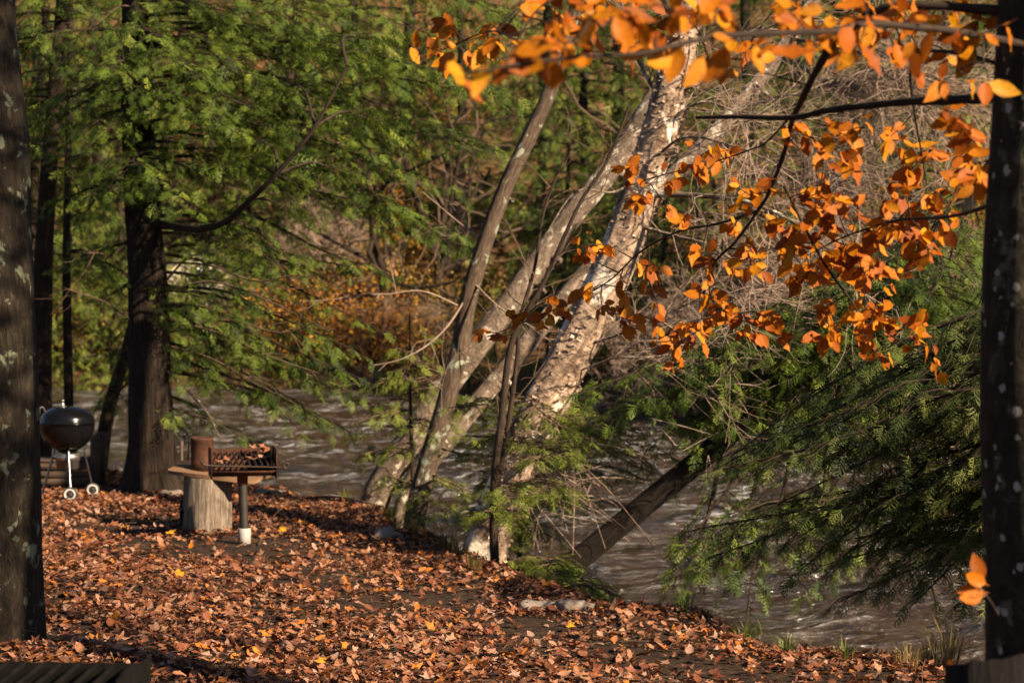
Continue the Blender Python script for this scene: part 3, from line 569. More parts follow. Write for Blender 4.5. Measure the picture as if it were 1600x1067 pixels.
# A: slim grey-brown leaning tree
A, b = root_at('leaning_tree', 643, 822, 'slim curved grey brown tree leaning over the river between the pale birches'); dA = b[1]
lp = [b-[.02, 0, .25], P(652, 790, dA), P(690, 655, dA), P(718, 545, dA), P(738, 445, dA), P(785, 305, dA), P(852, 160, dA), P(885, 60, dA), P(940, -120, dA)]
tm = MB(); tube(tm, spline(lp, 70), np.interp(np.linspace(0, 1, 70), [0, .08, .5, 1], [.115, .095, .085, .055]), 22, mod=trunk_mod(5, .35, .10)); stubs(tm, spline(lp, 70), .085, 8); tm.build('trunk', 'grey_bark', A, True)
axs = limbs(A, [([(735, 455, dA), (690, 520, dA-.2), (630, 560, dA-.4), (555, 575, dA-.5)], .012, .004), ([(722, 480, dA), (660, 455, dA-.2), (600, 460, dA-.3), (520, 460, dA-.4)], .008, .003), ([(738, 440, dA), (780, 480, dA-.4), (830, 510, dA-.6)], .012, .005), ([(760, 380, dA), (720, 350, dA+.2), (660, 300, dA+.4)], .01, .004), ([(690, 655, dA), (690, 610, dA-.3), (700, 570, dA-.4)], .006, .003)], 'twig_pale'); twiggy(A, axs, 'twig_pale', 5, (.2, .6), .004, 1)
# B: pale birch with patchy lichen, behind A
B, b = root_at('leaning_birch', 578, 800, 'pale lichen patched birch leaning right behind the slim grey brown tree'); dB = b[1]
lp = [b-[.06, 0, .25], P(590, 770, dB), P(640, 690, dB), P(700, 600, dB), P(795, 475, dB), P(880, 355, dB), P(962, 252, dB), P(1030, 140, dB), P(1090, 20, dB), P(1140, -140, dB)]
tm = MB(); tube(tm, spline(lp, 80), np.interp(np.linspace(0, 1, 80), [0, .08, .5, 1], [.16, .14, .128, .085]), 24, mod=trunk_mod(8, .35, .10)); stubs(tm, spline(lp, 80), .135, 9); tm.build('trunk', 'birch_pale', B, True)
# D: farther pale trunk, leaning most
D, b = root_at('leaning_birch', 620, 806, 'pale grey trunk leaning steeply, passing behind the shaggy big birch'); dD = b[1]+.2
lp = [b-[.05, 0, .25], P(640, 765, dD), P(680, 710, dD), P(800, 565, dD+.2), P(900, 445, dD+.4), P(1010, 320, dD+.6), P(1130, 195, dD+.8), P(1210, 95, dD+.9), P(1270, 0, dD+1), P(1340, -140, dD+1)]
tm = MB(); tube(tm, spline(lp, 80), np.interp(np.linspace(0, 1, 80), [0, .1, .5, 1], [.12, .10, .10, .07]), 20, mod=trunk_mod(2, .3, .09)); stubs(tm, spline(lp, 80), .10, 8); tm.build('trunk', 'birch_pale', D, True)
axs = limbs(D, [([(1085, 245, dD+.7), (1130, 240, dD+.5), (1200, 275, dD+.3), (1265, 320, dD)], .03, .012), ([(1150, 170, dD+.8), (1230, 150, dD+.5), (1310, 130, dD+.2), (1400, 115, dD)], .022, .008),
    ([(1180, 130, dD+.8), (1250, 200, dD+.2), (1290, 250, dD), (1330, 330, dD-.3)], .022, .008), ([(1220, 80, dD+.9), (1290, 130, dD+.4), (1345, 140, dD+.2)], .022, .01), ([(1235, 60, dD+.9), (1350, 85, dD), (1390, 120, dD-.2), (1430, 150, dD-.4), (1490, 240, dD-.6)], .026, .01), ([(1255, 20, dD+.9), (1340, 60, dD+.2), (1460, 130, dD-.3), (1520, 160, dD-.4)], .02, .008)], 'birch_pale'); twiggy(D, axs, 'twig_pale', 44, (.4, 1.3), .007, 2)
# C: big shaggy yellow birch
C, b = root_at('shaggy_birch', 752, 884, 'big shaggy birch with peeling sunlit bark leaning over the river'); dC = b[1]
lp = [b-[.05, 0, .3], P(765, 835, dC), P(800, 745, dC), P(848, 640, dC), P(908, 525, dC), P(962, 412, dC), P(1004, 290, dC), P(1036, 185, dC), P(1060, 90, dC), P(1085, -50, dC), P(1120, -260, dC)]
CL = spline(lp, 120); CR = np.interp(np.linspace(0, 1, 120), [0, .07, .2, .45, .7, 1], [.205, .178, .172, .172, .145, .09])
tm = MB(); tube(tm, CL, CR, 36, mod=trunk_mod(4, .35, .11)); stubs(tm, CL, .17, 9); tm.build('trunk', 'birch_bark', C, True)
cm = MB()        # curls and strips of loose bark
tgC = np.gradient(CL, axis=0); tgC /= np.linalg.norm(tgC, axis=1)[:, None]
for k in range(1900):
    i = int(R(6, 112)); a = R(0, 6.283); t_ = tgC[i]; u = nrm(np.cross(t_, [0, 1, 0])); v_ = np.cross(t_, u); out = u*math.cos(a)+v_*math.sin(a); ring = -u*math.sin(a)+v_*math.cos(a)
    p = CL[i]+out*CR[i]*1.0; ln = R(.015, .05)*(1 if R(0, 1) < .9 else 1.8); hw = R(.004, .014); s = 1 if R(0, 1) < .5 else -1; cur = R(.1, .6)
    rows = [(p+ring*s*ln*q-out*CR[i]*0+out*(ln*cur*q*q)+t_*R(-.004, .004)) for q in (0, .4, .75, 1)]
    V = []; 
    for r_ in rows: V += [r_-t_*hw, r_+t_*hw]
    cm.add(V, [[0, 1, 3, 2], [2, 3, 5, 4], [4, 5, 7, 6]], R(0, 1), np.array(V)*1.0+R(0, 9))
tag(cm.build('peeling_bark', 'birch_bark', C), kind='stuff')
axs = limbs(C, [([(1040, 175, dC), (1090, 110, dC-.2), (1160, 60, dC-.4), (1260, 20, dC-.6)], .02, .008), ([(1015, 255, dC), (1070, 215, dC-.4), (1150, 230, dC-.7), (1240, 270, dC-.9)], .014, .006), ([(1000, 305, dC), (1080, 305, dC-.3), (1165, 315, dC-.6), (1244, 350, dC-.8), (1330, 420, dC-1)], .03, .01), ([(985, 350, dC), (1060, 370, dC-.4), (1110, 385, dC-.6), (1195, 440, dC-.8)], .018, .008), ([(1040, 170, dC), (1000, 100, dC+.2), (985, 40, dC+.3)], .02, .01), ([(1010, 270, dC), (960, 300, dC-.3), (900, 300, dC-.5), (850, 370, dC-.6)], .012, .005),
    ([(900, 545, dC), (1000, 510, dC-.4), (1090, 470, dC-.5), (1200, 455, dC-.6)], .013, .006), ([(880, 590, dC), (960, 560, dC-.3), (1030, 560, dC-.5)], .01, .004), ([(1030, 200, dC), (1100, 160, dC-.3), (1180, 190, dC-.5)], .016, .006)], 'birch_pale'); twiggy(C, [a for k, a in enumerate(axs) if k != 5], 'twig_pale', 15, (.35, 1.1), .006, 2)
# dead drooping twigs low on the birch, over the water
wd = MB()
for k in range(60):
    bpt = P(R(770, 900), R(650, 790), dC+R(-.2, .5)); ex = R(20, 260); e = P(800+ex*R(.6, 1.2), R(720, 880), dC+R(-.5, 1)); mid = (bpt+e)/2+[0, 0, R(-.05, .22)]; tube(wd, spline([bpt, mid, e], 9), np.linspace(.007, .002, 9), 3, cap=False)
    if k % 2: q = spline([bpt, mid, e], 9)[5]; tube(wd, spline([q, q+[R(.05, .2), R(-.1, .1), R(-.1, .1)], q+[R(.15, .4), R(-.2, .2), R(-.15, .2)]], 5), np.linspace(.004, .0015, 5), 3, cap=False)
tag(wd.build('dead_twigs', 'twig_pale', C), kind='stuff')
# E: twin dark saplings in front of the birch
for pts, lab, r0 in [([(777, 905), (771, 780), (783, 660), (797, 545), (822, 490), (850, 440), (905, 320), (950, 250), (985, 160)], 'thin dark sapling stem in front of the shaggy birch, the one reaching higher', .036), ([(774, 900), (770, 800), (790, 690), (808, 560), (812, 500), (835, 420), (850, 330), (880, 250)], 'thin dark sapling stem twinned with a taller one before the shaggy birch', .028)]:
    e0 = PG(pts[0][0], pts[0][1], -.15); dE = e0[1]-.1; E = thing('sapling', (e0[0], dE, float(GZ(e0[0], dE))), lab, 'sapling', 'twin sapling stems'); ln = [P(x, y, dE) for x, y in pts]; ln[0] = ln[0]-[0, 0, .2]
    wd = MB(); ax = spline(ln, 50); tube(wd, ax, np.linspace(r0, .008, 50), 8); wd.build('trunk', 'twig_dark', E, True); twiggy(E, [ax], 'twig_brown', 16, (.3, .8), .005, 1)

# ------------------------------------------------------------------ hemlock leaning low over the river on the right
fb, _ = PG(885, 893, -.2), 0; fb[2] = float(GZ(fb[0], fb[1])); FH = thing('leaning_hemlock', fb, 'dark hemlock leaning far out over the river with drooping boughs', 'tree'); dF = fb[1]
fl = [P(790, 968, dF), P(862, 909, dF), P(906, 872, dF), P(1000, 795, dF), P(1100, 712, dF), P(1250, 580, dF), P(1405, 432, dF), P(1530, 290, dF), P(1640, 120, dF-.1), P(1720, -60, dF-.1), P(1780, -300, dF-.1)]
FL = spline(fl, 90); tm = MB(); tube(tm, FL, np.interp(np.linspace(0, 1, 90), [0, .1, .5, 1], [.105, .098, .092, .04]), 22, mod=trunk_mod(6, .3, .06)); tm.build('trunk', 'dark_bark', FH, True)
sp, spb = [], []
def f_foot(x, up):      # point of the leaning trunk above column x
    k = np.argmin(np.abs((FL[:, 0]/FL[:, 1]*F+800)-x-up)); return FL[k]
for (x, y) in [(1000, 605), (955, 640), (905, 615), (1050, 570), (1120, 560), (1180, 545), (1250, 540), (1330, 490), (1400, 465), (1470, 450), (1530, 480), (1100, 650), (1020, 690), (940, 660), (1200, 640), (1280, 610), (1350, 560), (1420, 570), (1380, 640), (1300, 690), (1200, 710), (1060, 620), (1150, 600), (1230, 580), (1310, 560), (1470, 520), (1260, 660), (1130, 690), (980, 640), (1080, 590), (1170, 660), (1240, 620)]+[(R(1080, 1540), R(455, 700)) for _ in range(26)]+[(R(1340, 1560), R(430, 540)) for _ in range(16)]:
    tip = P(x, y, dF+R(-1.3, .9)); k = int(np.argmin(np.abs(FL[:, 2]-(tip[2]+R(.1, .75))))); foot = FL[k]
    wd = MB(); bough(wd, arc(foot, tip, R(.05, .14)), .66, sp, L=.185, gap=.085, step=.072, droop=.32, r0=.016, start=.2); wd.build('branch', 'twig_dark', FH)
for q in [[(1250, 580), (1330, 660), (1397, 745), (1300, 780), (1200, 785), (1130, 820), (1080, 880)], [(1130, 686), (1110, 790), (1080, 870), (1040, 930)], [(1240, 590), (1230, 740), (1200, 830), (1160, 900)], [(1290, 540), (1290, 720), (1280, 830), (1250, 930)], [(1180, 640), (1150, 740), (1110, 800), (1070, 850)], [(1350, 480), (1370, 700), (1350, 800), (1310, 880)], [(1330, 500), (1290, 700), (1235, 800), (1180, 880), (1166, 985)], [(1200, 625), (1180, 760), (1130, 850), (1100, 890)]]:
    wd = MB(); bough(wd, [P(x, y, dF-.25*k) for k, (x, y) in enumerate(q)], .4, sp, L=.2, gap=.10, step=.09, droop=.4, r0=.024, start=.4); wd.build('branch', 'twig_dark', FH)
for k in range(7):     # its thin top above the frame
    foot = FL[int(R(60, 88))]; a = R(.3, 2.8); ln = R(.5, 1.1); wd = MB(); bough(wd, arc(foot, foot+np.array([math.cos(a)*ln, math.sin(a)*ln*.8, -.3*ln]), .1), .5, sp, L=.3, gap=.2, step=.16, r0=.02); wd.build('branch', 'twig_dark', FH)
fm = MB(); emit(fm, sp, 8); tag(fm.build('crown', 'hemlock', FH), kind='stuff')
wd = MB()
for k in range(46):
    bpt = P(R(1000, 1530), R(480, 760), dF+R(-1.2, -.2)); l_ = R(.2, .75); a = R(-1, 1); tube(wd, spline([bpt, bpt+[a*l_*.5, R(-.1, .1), R(-.1, .15)], bpt+[a*l_, R(-.2, .2), -R(.05, .5)*l_]], 6), np.linspace(.006, .002, 6), 3, cap=False)
tag(wd.build('dead_twigs', 'twig_pale', FH), kind='stuff')

rb = np.array([4.2, 8.5, float(GZ(4.2, 8.5))]); RH = thing('bank_hemlock', rb, 'hemlock behind the lichen dotted beech with long boughs low over the river', 'tree')
rl = [rb-[0, 0, .2], np.array([3.95, 10.4, 1.1]), np.array([3.68, 12.3, 2.7]), np.array([3.64, 12.6, 3.1]), np.array([3.62, 12.8, 3.5])]; RLs = spline(rl, 60); tm = MB(); tube(tm, RLs, np.linspace(.16, .04, 60), 18, mod=trunk_mod(5.5, .3, .06)); tm.build('trunk', 'hemlock_bark', RH, True); sp = []
for (x, y, d) in [(1500, 570, 12.6), (1530, 650, 12.4), (1450, 690, 12.8), (1400, 740, 13), (1340, 770, 13.2), (1440, 780, 12.6), (1500, 760, 12.2), (1400, 830, 12.8), (1330, 860, 13.2), (1250, 890, 13.4), (1500, 850, 12), (1450, 900, 12.3), (1380, 900, 12.8), (1310, 940, 13), (1490, 950, 11.8), (1420, 950, 12.4), (1540, 830, 11.6), (1480, 640, 13), (1420, 640, 13.4), (1360, 700, 13.6), (1280, 800, 13.8), (1540, 560, 12), (1500, 700, 13.6), (1340, 600, 13.8), (1440, 560, 13.4), (1230, 850, 14), (1530, 900, 11.6), (1450, 610, 12.2), (1390, 790, 12.2), (1480, 820, 13.2)]+[(R(1080, 1420), R(700, 890), R(12.2, 14.2)) for _ in range(16)]+[(R(1300, 1540), R(600, 900), R(11.8, 13.8)) for _ in range(6)]:
    tip = P(x, y, d); k = int(np.argmin(np.abs(RLs[:, 2]-(tip[2]+R(.35, 1.3))))); wd = MB(); bough(wd, arc(RLs[k], tip, R(.06, .14)), .5, sp, L=.18, gap=.085, step=.075, droop=.4, r0=.02, start=.25); wd.build('branch', 'twig_dark', RH)
for k in range(3):
    foot = RLs[int(R(38, 59))]; a = R(0, 6.283); ln = R(.5, .9); wd = MB(); bough(wd, arc(foot, foot+np.array([math.cos(a)*ln, math.sin(a)*ln, -.25*ln]), .1), .5, sp, L=.34, gap=.24, step=.2, r0=.02); wd.build('branch', 'twig_dark', RH)
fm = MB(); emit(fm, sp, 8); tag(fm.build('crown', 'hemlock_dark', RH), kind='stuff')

# young sunlit hemlocks at the water's edge
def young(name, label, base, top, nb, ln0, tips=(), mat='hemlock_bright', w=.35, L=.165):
    base = np.array(base); base[2] = float(GZ(base[0], base[1])); root = thing(name, base, label, 'young tree'); tm = MB(); line = [base-[0, 0, .15], base+(top-base)*.5+[R(-.05, .05), 0, 0], np.array(top)]
    tube(tm, spline(line, 20), np.linspace(.035, .006, 20), 8); tm.build('trunk', 'brown_bark', root); sp = []
    for k in range(nb):
        t = R(.12, .97); b = spline(line, 50)[int(t*49)]; a = R(0, 6.283); l_ = ln0*(1.05-t)*R(.7, 1.2)+.1
        wd = MB(); bough(wd, arc(b, b+np.array([math.cos(a)*l_, math.sin(a)*l_, -.12*l_]), .12), w*.6, sp, L=L, gap=.085, step=.075, r0=.008); wd.build('branch', 'twig_brown', root)
    for (x, y, d, tt) in tips:
        b = spline(line, 50)[int(tt*49)]; wd = MB(); bough(wd, arc(b, P(x, y, d), .1), w, sp, L=L, gap=.085, step=.075, r0=.01); wd.build('branch', 'twig_brown', root)
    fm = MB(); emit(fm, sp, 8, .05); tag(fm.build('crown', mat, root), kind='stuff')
young('young_hemlock', 'young pointed hemlock with bright green tips behind the leaning birch', PG(655, 800), P(640, 488, 19.4), 34, 1.15)
g0 = PG(800, 880, -.2); young('young_hemlock', 'low bright green hemlock spreading over the water beside the shaggy birch', (g0[0], g0[1]+1.0, 0), P(830, 640, g0[1]+1.2), 10, .8,
    [(1050, 775, 16.8, .8), (1035, 740, 16.6, .9), (980, 700, 16.2, .95), (925, 690, 15.8, .9), (1000, 800, 16.8, .6), (1010, 680, 16.4, .95), (690, 700, 16.4, .7), (715, 680, 16.2, .8), (740, 730, 16, .6), (1060, 720, 16.4, .9), (960, 745, 16.6, .7), (700, 640, 16.6, .95), (730, 790, 15.6, .3), (890, 780, 16.2, .5), (850, 700, 15.2, .8), (1080, 760, 16.6, .9), (760, 620, 16.6, .95), (940, 650, 16.4, .98), (800, 780, 14.2, .5), (850, 770, 14.3, .6), (760, 800, 14.4, .4), (830, 720, 14.4, .8), (880, 670, 15, .98), (890, 720, 14.8, .9), (870, 900, 14.4, .25), (910, 915, 14.2, .2), (850, 885, 14.3, .25), (960, 930, 13.9, .2)])

# ------------------------------------------------------------------ near trunk on the left
nb_ = PG(-2, 1015); NT = thing('lichen_tree', nb_, 'thick rough trunk with grey green lichen patches beside the near black grill', 'tree'); dN = nb_[1]
lp = [nb_-[0, 0, .25], P(-2, 985, dN), P(-6, 700, dN), P(-14, 450, dN), P(-24, 200, dN), P(-32, 0, dN), P(-40, -400, dN), P(-30, -1200, dN)]
tm = MB(); tube(tm, spline(lp, 90), np.interp(np.linspace(0, 1, 90), [0, .1, .35, .6, 1], [.285, .272, .262, .245, .14]), 36, mod=trunk_mod(7, .18, .085)); tm.build('trunk', 'near_bark', NT, True)
axs = []
for k in range(7):
    h = R(5.5, 9.5); b = trunk_at(lp, h); a = R(0, 6.283); e = b+np.array([math.cos(a)*R(1.5, 3), math.sin(a)*R(1.5, 3), R(.8, 2)]); wd = MB(); ax = spline([b, (b+e)/2+[0, 0, .2], e], 14); tube(wd, ax, np.linspace(.06, .012, 14), 7); wd.build('branch', 'near_bark', NT, True); axs.append(ax)
twiggy(NT, axs, 'twig_brown', 14, (.5, 1.3), .01, 2)

# ------------------------------------------------------------------ beech on the right: trunk, limbs, single leaves
dR = 5.5; bx = (1633-800)/F*dR; bb = np.array([bx, dR, float(GZ(bx, dR))])
BE = thing('beech_tree', bb, 'smooth dark beech trunk dotted with white lichen, bearing orange leaves', 'tree')
lp = [bb-[0, 0, .2], P(1636, 1060, dR), P(1628, 600, dR), P(1640, 60, dR), P(1640, -400, dR), P(1620, -1100, dR), P(1640, -2400, dR)]
tm = MB(); tube(tm, spline(lp, 80), np.interp(np.linspace(0, 1, 80), [0, .15, .4, 1], [.20, .172, .168, .06]), 36, mod=trunk_mod(1, .25, .035)); tm.build('trunk', 'beech_bark', BE, True)
net = []
def bbranch(q, r0, r1, n=40):
    ax = spline([P(*p) for p in q], n); wd = MB(); tube(wd, ax, np.linspace(r0, r1, n)*(1+.12*np.sin(np.arange(n)*2.1)), 8); wd.build('branch', 'twig_dark', BE, True); net.extend(list(ax)); return ax
bbranch([(1600, 70, 5.4), (1491, 49, 5.1), (1420, 42, 4.95), (1358, 37, 4.8), (1300, 49, 4.65), (1214, 52, 4.5), (1131, 56, 4.35), (1064, 69, 4.2), (1000, 84, 4.1), (920, 88, 4.0), (830, 98, 3.95), (745, 112, 3.9)], .0105, .003)
bbranch([(1600, 150, 5.5), (1480, 157, 5.8), (1410, 160, 6.0), (1300, 172, 6.3), (1240, 184, 6.5), (1150, 183, 6.8), (1088, 184, 7.0)], .016, .006)
bbranch([(1600, 20, 5.5), (1400, 10, 5.6), (1315, 56, 5.8), (1277, 109, 6.1), (1247, 169, 6.5), (1236, 195, 6.7), (1225, 240, 7.0), (1202, 300, 7.3), (1184, 330, 7.4), (1150, 377, 7.5), (1116, 411, 7.6), (1108, 450, 7.6)], .015, .003)
bbranch([(1184, 330, 7.4), (1120, 350, 7.8), (1060, 362, 8.2), (1000, 394, 8.6), (950, 440, 9.0), (880, 478, 9.2), (790, 515, 9.3)], .006, .002)
bbranch([(1600, 110, 5.5), (1470, 80, 5.9), (1425, 100, 6.2), (1428, 170, 6.6), (1440, 240, 6.9), (1448, 290, 7.0)], .007, .002)
bbranch([(1247, 169, 6.5), (1200, 220, 6.9), (1170, 235, 7.1), (1110, 255, 7.4), (1030, 275, 7.8), (985, 290, 8)], .004, .002)
bbranch([(1600, 300, 5.5), (1520, 330, 6.0), (1470, 340, 6.4), (1400, 345, 6.8), (1320, 370, 7.1), (1260, 400, 7.3)], .008, .002)
bbranch([(1225, 290, 7.3), (1270, 380, 7.3), (1300, 430, 7.3), (1330, 470, 7.3), (1345, 500, 7.3)], .006, .003)
bbranch([(1345, 500, 7.3), (1370, 510, 7.3), (1400, 530, 7.2), (1440, 560, 7.2)], .003, .0015)
bbranch([(850, 98, 3.96), (800, 60, 5.5), (760, 50, 6.6), (700, 75, 7.2), (655, 85, 7.4)], .004, .0015)

def leaf_tpl(seed, ts=(0, .06, .2, .36, .54, .72, .88, 1.0), ws=(.02, .09, .215, .275, .275, .205, .09, .0)):
    rg = np.random.default_rng(seed); V = []; lv = []
    fold = rg.uniform(.02, .3); curl = rg.uniform(-.35, .45); wav = rg.uniform(.01, .06); asym = rg.uniform(.9, 1.1)
    V.append((0, -.13, -.02)); lv.append((0, -.13, 0)); 
    for k, (t, w_) in enumerate(zip(ts, ws)):
        for s in (-1, 0, 1):
            x = s*w_*(asym if s > 0 else 1/asym); V.append((x, t, fold*abs(x)+curl*t*t+wav*math.sin(k*2.3+s*1.7)*(s != 0))); lv.append((x, t, 0))
    Fq = [];
    for k in range(len(ts)-1):
        a = 1+k*3; Fq += [[a, a+1, a+4, a+3], [a+1, a+2, a+5, a+4]]
    return np.array(V), np.array(lv), np.array(Fq)
LT = [leaf_tpl(s) for s in range(16)]; LM = []
for k, (V, lv, Fq) in enumerate(LT):
    m_ = MB(); m_.add(V, Fq, .5, None, lv); st = np.array([[-.012, -.16, -.03], [.012, -.16, -.03], [.012, .02, .004], [-.012, .02, .004]]); m_.add(st, [[0, 1, 2, 3]]); LM.append(m_.mesh('leaf', None, True)); LM[-1].materials.append(M['beech_leaf'])
leaves = []; tw_ = MB()
def cluster(px, py, d, n, size=.078, spread=.026):
    n = n+2 if d > 5.3 and n > 1 else n
    c = P(px, py, d); na = np.array(net); k = np.argmin(np.linalg.norm(na-c, axis=1)); a = na[k]
    dist = np.linalg.norm(c-a); mid = (a+c)/2+np.array([R(-.1, .1), R(-.1, .1), R(-.03, .15)])*dist; ax = spline([a, mid, c], 12); tube(tw_, ax, np.linspace(.0032, .0014, 12), 4, cap=False); net.extend(list(ax[4:]))
    td = nrm(ax[-1]-ax[-3])
    for q in range(n):
        sd = 1 if q % 2 else -1; lat = nrm(np.cross(td, [R(-.4, .4), R(-.4, .4), 1]))
        p = ax[-1-min(q//2*2, 8)] if dist > .05 else c+RNG.normal(0, spread, 3)
        p = p+RNG.normal(0, spread*.4, 3)
        dr = nrm(td*R(-.1, .9)+lat*sd*R(.2, 1.0)+np.array([R(-.3, .3), R(-.3, .3), R(-1.15, .15)]))
        nm = nrm(np.array([R(-.8, .8)+.2, R(-1.0, .3)-.45, R(-.1, .8)])); leaves.append((p, dr, nm, size*R(.55, 1.2)*(1 if d > 5 else 1.02)))
mid_c = [(985, 275, 8, 4), (1000, 300, 8, 4), (1050, 268, 7.7, 4), (1072, 340, 8, 4), (1095, 262, 7.6, 2), (1118, 236, 7.3, 3), (900, 385, 8.9, 4), (938, 382, 8.7, 5), (910, 450, 9, 4), (875, 478, 9.2, 3), (828, 488, 9.3, 4), (778, 520, 9.3, 4), (850, 502, 9.2, 2), (943, 488, 9, 3), (975, 478, 8.8, 5), (972, 512, 8.8, 2), (1010, 430, 8.5, 3), (1000, 412, 8.6, 3),
    (1030, 530, 8.3, 6), (1062, 520, 8.2, 5), (1050, 545, 8.2, 3), (1085, 508, 8.1, 4), (1110, 500, 8, 3), (1112, 470, 7.7, 4), (1140, 482, 7.7, 4), (1158, 500, 7.8, 3), (1200, 498, 7.7, 4), (1212, 492, 7.6, 3), (1245, 518, 7.6, 1), (1128, 370, 7.6, 1), (1150, 292, 7.4, 2), (1180, 395, 7.6, 3), (1110, 408, 7.6, 3), (1172, 412, 7.6, 2), (1178, 300, 7.3, 3),
    (1230, 372, 7.3, 4), (1258, 300, 7.2, 4), (1270, 325, 7.2, 5), (1280, 222, 6.8, 3), (1308, 205, 6.6, 4), (1300, 340, 7.2, 5), (1225, 402, 7.4, 3), (1256, 425, 7.4, 2), (1300, 400, 7.3, 5), (1322, 425, 7.3, 5), (1340, 388, 7.2, 5), (1352, 432, 7.2, 4), (1380, 415, 7.1, 4), (1370, 370, 7, 5), (1392, 338, 6.9, 5), (1402, 300, 6.9, 6), (1420, 268, 6.9, 4), (1442, 238, 6.9, 4),
    (1432, 322, 6.8, 4), (1452, 368, 6.7, 3), (1440, 400, 6.9, 3), (1462, 300, 6.7, 4), (1500, 262, 6.4, 5), (1520, 240, 6.2, 4), (1530, 272, 6.0, 4), (1500, 182, 6.0, 3), (1512, 208, 6.1, 3), (1475, 355, 6.5, 3), (1290, 480, 7.4, 4), (1300, 505, 7.4, 2), (1285, 528, 7.4, 2), (1342, 500, 7.3, 4), (1352, 522, 7.3, 3), (1380, 498, 7.2, 5), (1402, 518, 7.2, 4), (1415, 508, 7.2, 3), (1432, 525, 7.2, 2), (1388, 548, 7.2, 1), (1450, 560, 7.2, 1), (1368, 478, 7.3, 2),
    (1230, 205, 6.7, 2), (1350, 200, 6.4, 3), (1390, 215, 6.6, 3), (1330, 250, 6.9, 3), (1210, 345, 7.4, 2), (1240, 440, 7.4, 2), (1260, 365, 7.3, 4), (1315, 375, 7.2, 5), (1290, 420, 7.3, 4), (1365, 400, 7.1, 4), (1410, 355, 6.9, 4), (1290, 300, 7.1, 3), (1180, 420, 7.6, 3), (1340, 320, 7.1, 3)]
for c_ in mid_c: cluster(*c_)
for (x_, y_, d_, n_) in mid_c:
    cluster(x_+R(-28, 28), y_+R(-24, 24), d_+R(-.3, .4), 3, .07)
for k in range(46): xx = R(830, 1540); cluster(xx, R(-8, 105)-(.05*(1540-xx) if xx < 1100 else 0), R(5.2, 6.6), 3, .075)
for c_ in [(660, 72, 7.4, 2), (690, 85, 7.3, 2), (720, 60, 7, 2), (700, 40, 7, 3), (735, 88, 7, 2), (770, 40, 6.6, 3), (785, 55, 6.3, 3), (760, 70, 6.6, 3), (820, 10, 6, 2), (695, 55, 7.2, 2)]: cluster(*c_)
near_c = [(720, 112, 3.9, 1), (752, 112, 3.92, 2), (790, 88, 3.95, 2), (812, 95, 3.95, 2), (835, 95, 3.98, 2), (855, 108, 4, 2), (880, 68, 4, 2), (868, 62, 4, 2), (905, 58, 4, 2), (902, 90, 4, 2), (925, 28, 4.05, 2), (945, 48, 4.05, 2), (965, 15, 4.1, 3), (1000, 28, 4.1, 3), (1022, 55, 4.15, 2), (1050, 85, 4.2, 3), (1055, 18, 4.2, 3), (1090, 35, 4.3, 3), (1112, 82, 4.3, 2), (1140, 25, 4.4, 3), (1142, 70, 4.4, 2),
    (1200, 50, 4.5, 2), (1180, 78, 4.5, 2), (1250, 35, 4.6, 3), (1300, 25, 4.65, 3), (1330, 50, 4.7, 3), (1342, 78, 4.8, 3), (1382, 32, 4.9, 3), (1320, 85, 4.7, 2), (1402, 14, 4.95, 3), (1450, 24, 5, 3), (1500, 44, 5.1, 3), (1540, 55, 5.15, 2), (1565, 40, 5.2, 2), (1545, 125, 5.1, 2), (1472, 128, 5.2, 2), (1440, 118, 5.2, 2), (1520, 128, 5.2, 2), (890, 15, 4.1, 2), (1220, 5, 4.6, 2), (1020, 5, 4.2, 2), (1100, 0, 4.3, 2), (1350, 0, 4.8, 2), (1420, 60, 5, 2), (1270, 70, 4.6, 2)]
for c_ in near_c: cluster(*c_, .080, .016)
# low sprig beside the trunk
lowb = [P(1560, 960, 5.3), P(1545, 935, 5.2), P(1530, 920, 5.15)]; net.extend(lowb); tube(tw_, spline(lowb, 6), .003, 4)
for (x, y, dx, dz) in [(1538, 925, -1, .05), (1535, 930, -.9, -.12), (1536, 905, -.35, 1), (1540, 912, -.8, .35)]: leaves.append((P(x, y, 5.15), nrm([dx, R(-.2, .2), dz]), nrm([R(-.2, .3), -1, R(.1, .6)]), .075))
tag(tw_.build('twigs', 'twig_dark', BE), kind='stuff')
def leaf_frame(dr, nm):
    xax = nrm(np.cross(dr, nm)); z = np.cross(xax, dr); return xax, dr, z
order = sorted(range(len(leaves)), key=lambda k: -leaves[k][3]/leaves[k][0][1]); mass = MB()
for k, idx in enumerate(order):
    p, dr, nm, s = leaves[idx]; xax, yax, z = leaf_frame(dr, nm); q = idx % len(LT)
    if k < 300:
        o = link('leaf', LM[q], None, BE); mt = Matrix(((xax[0], yax[0], z[0], 0), (xax[1], yax[1], z[1], 0), (xax[2], yax[2], z[2], 0), (0, 0, 0, 1)))
        o.matrix_local = Matrix.Translation(Vector((p-bb).tolist())) @ mt @ Matrix.Scale(s, 4)
    else:
        V, lv, Fq = LT[q]; mass.add(p+s*(V[:, :1]*xax+V[:, 1:2]*yax+V[:, 2:]*z), Fq, R(0, 1), None, lv)
print('beech leaves', len(leaves))
if mass.n: tag(mass.build('foliage', 'beech_leaf_mass', BE), kind='stuff')
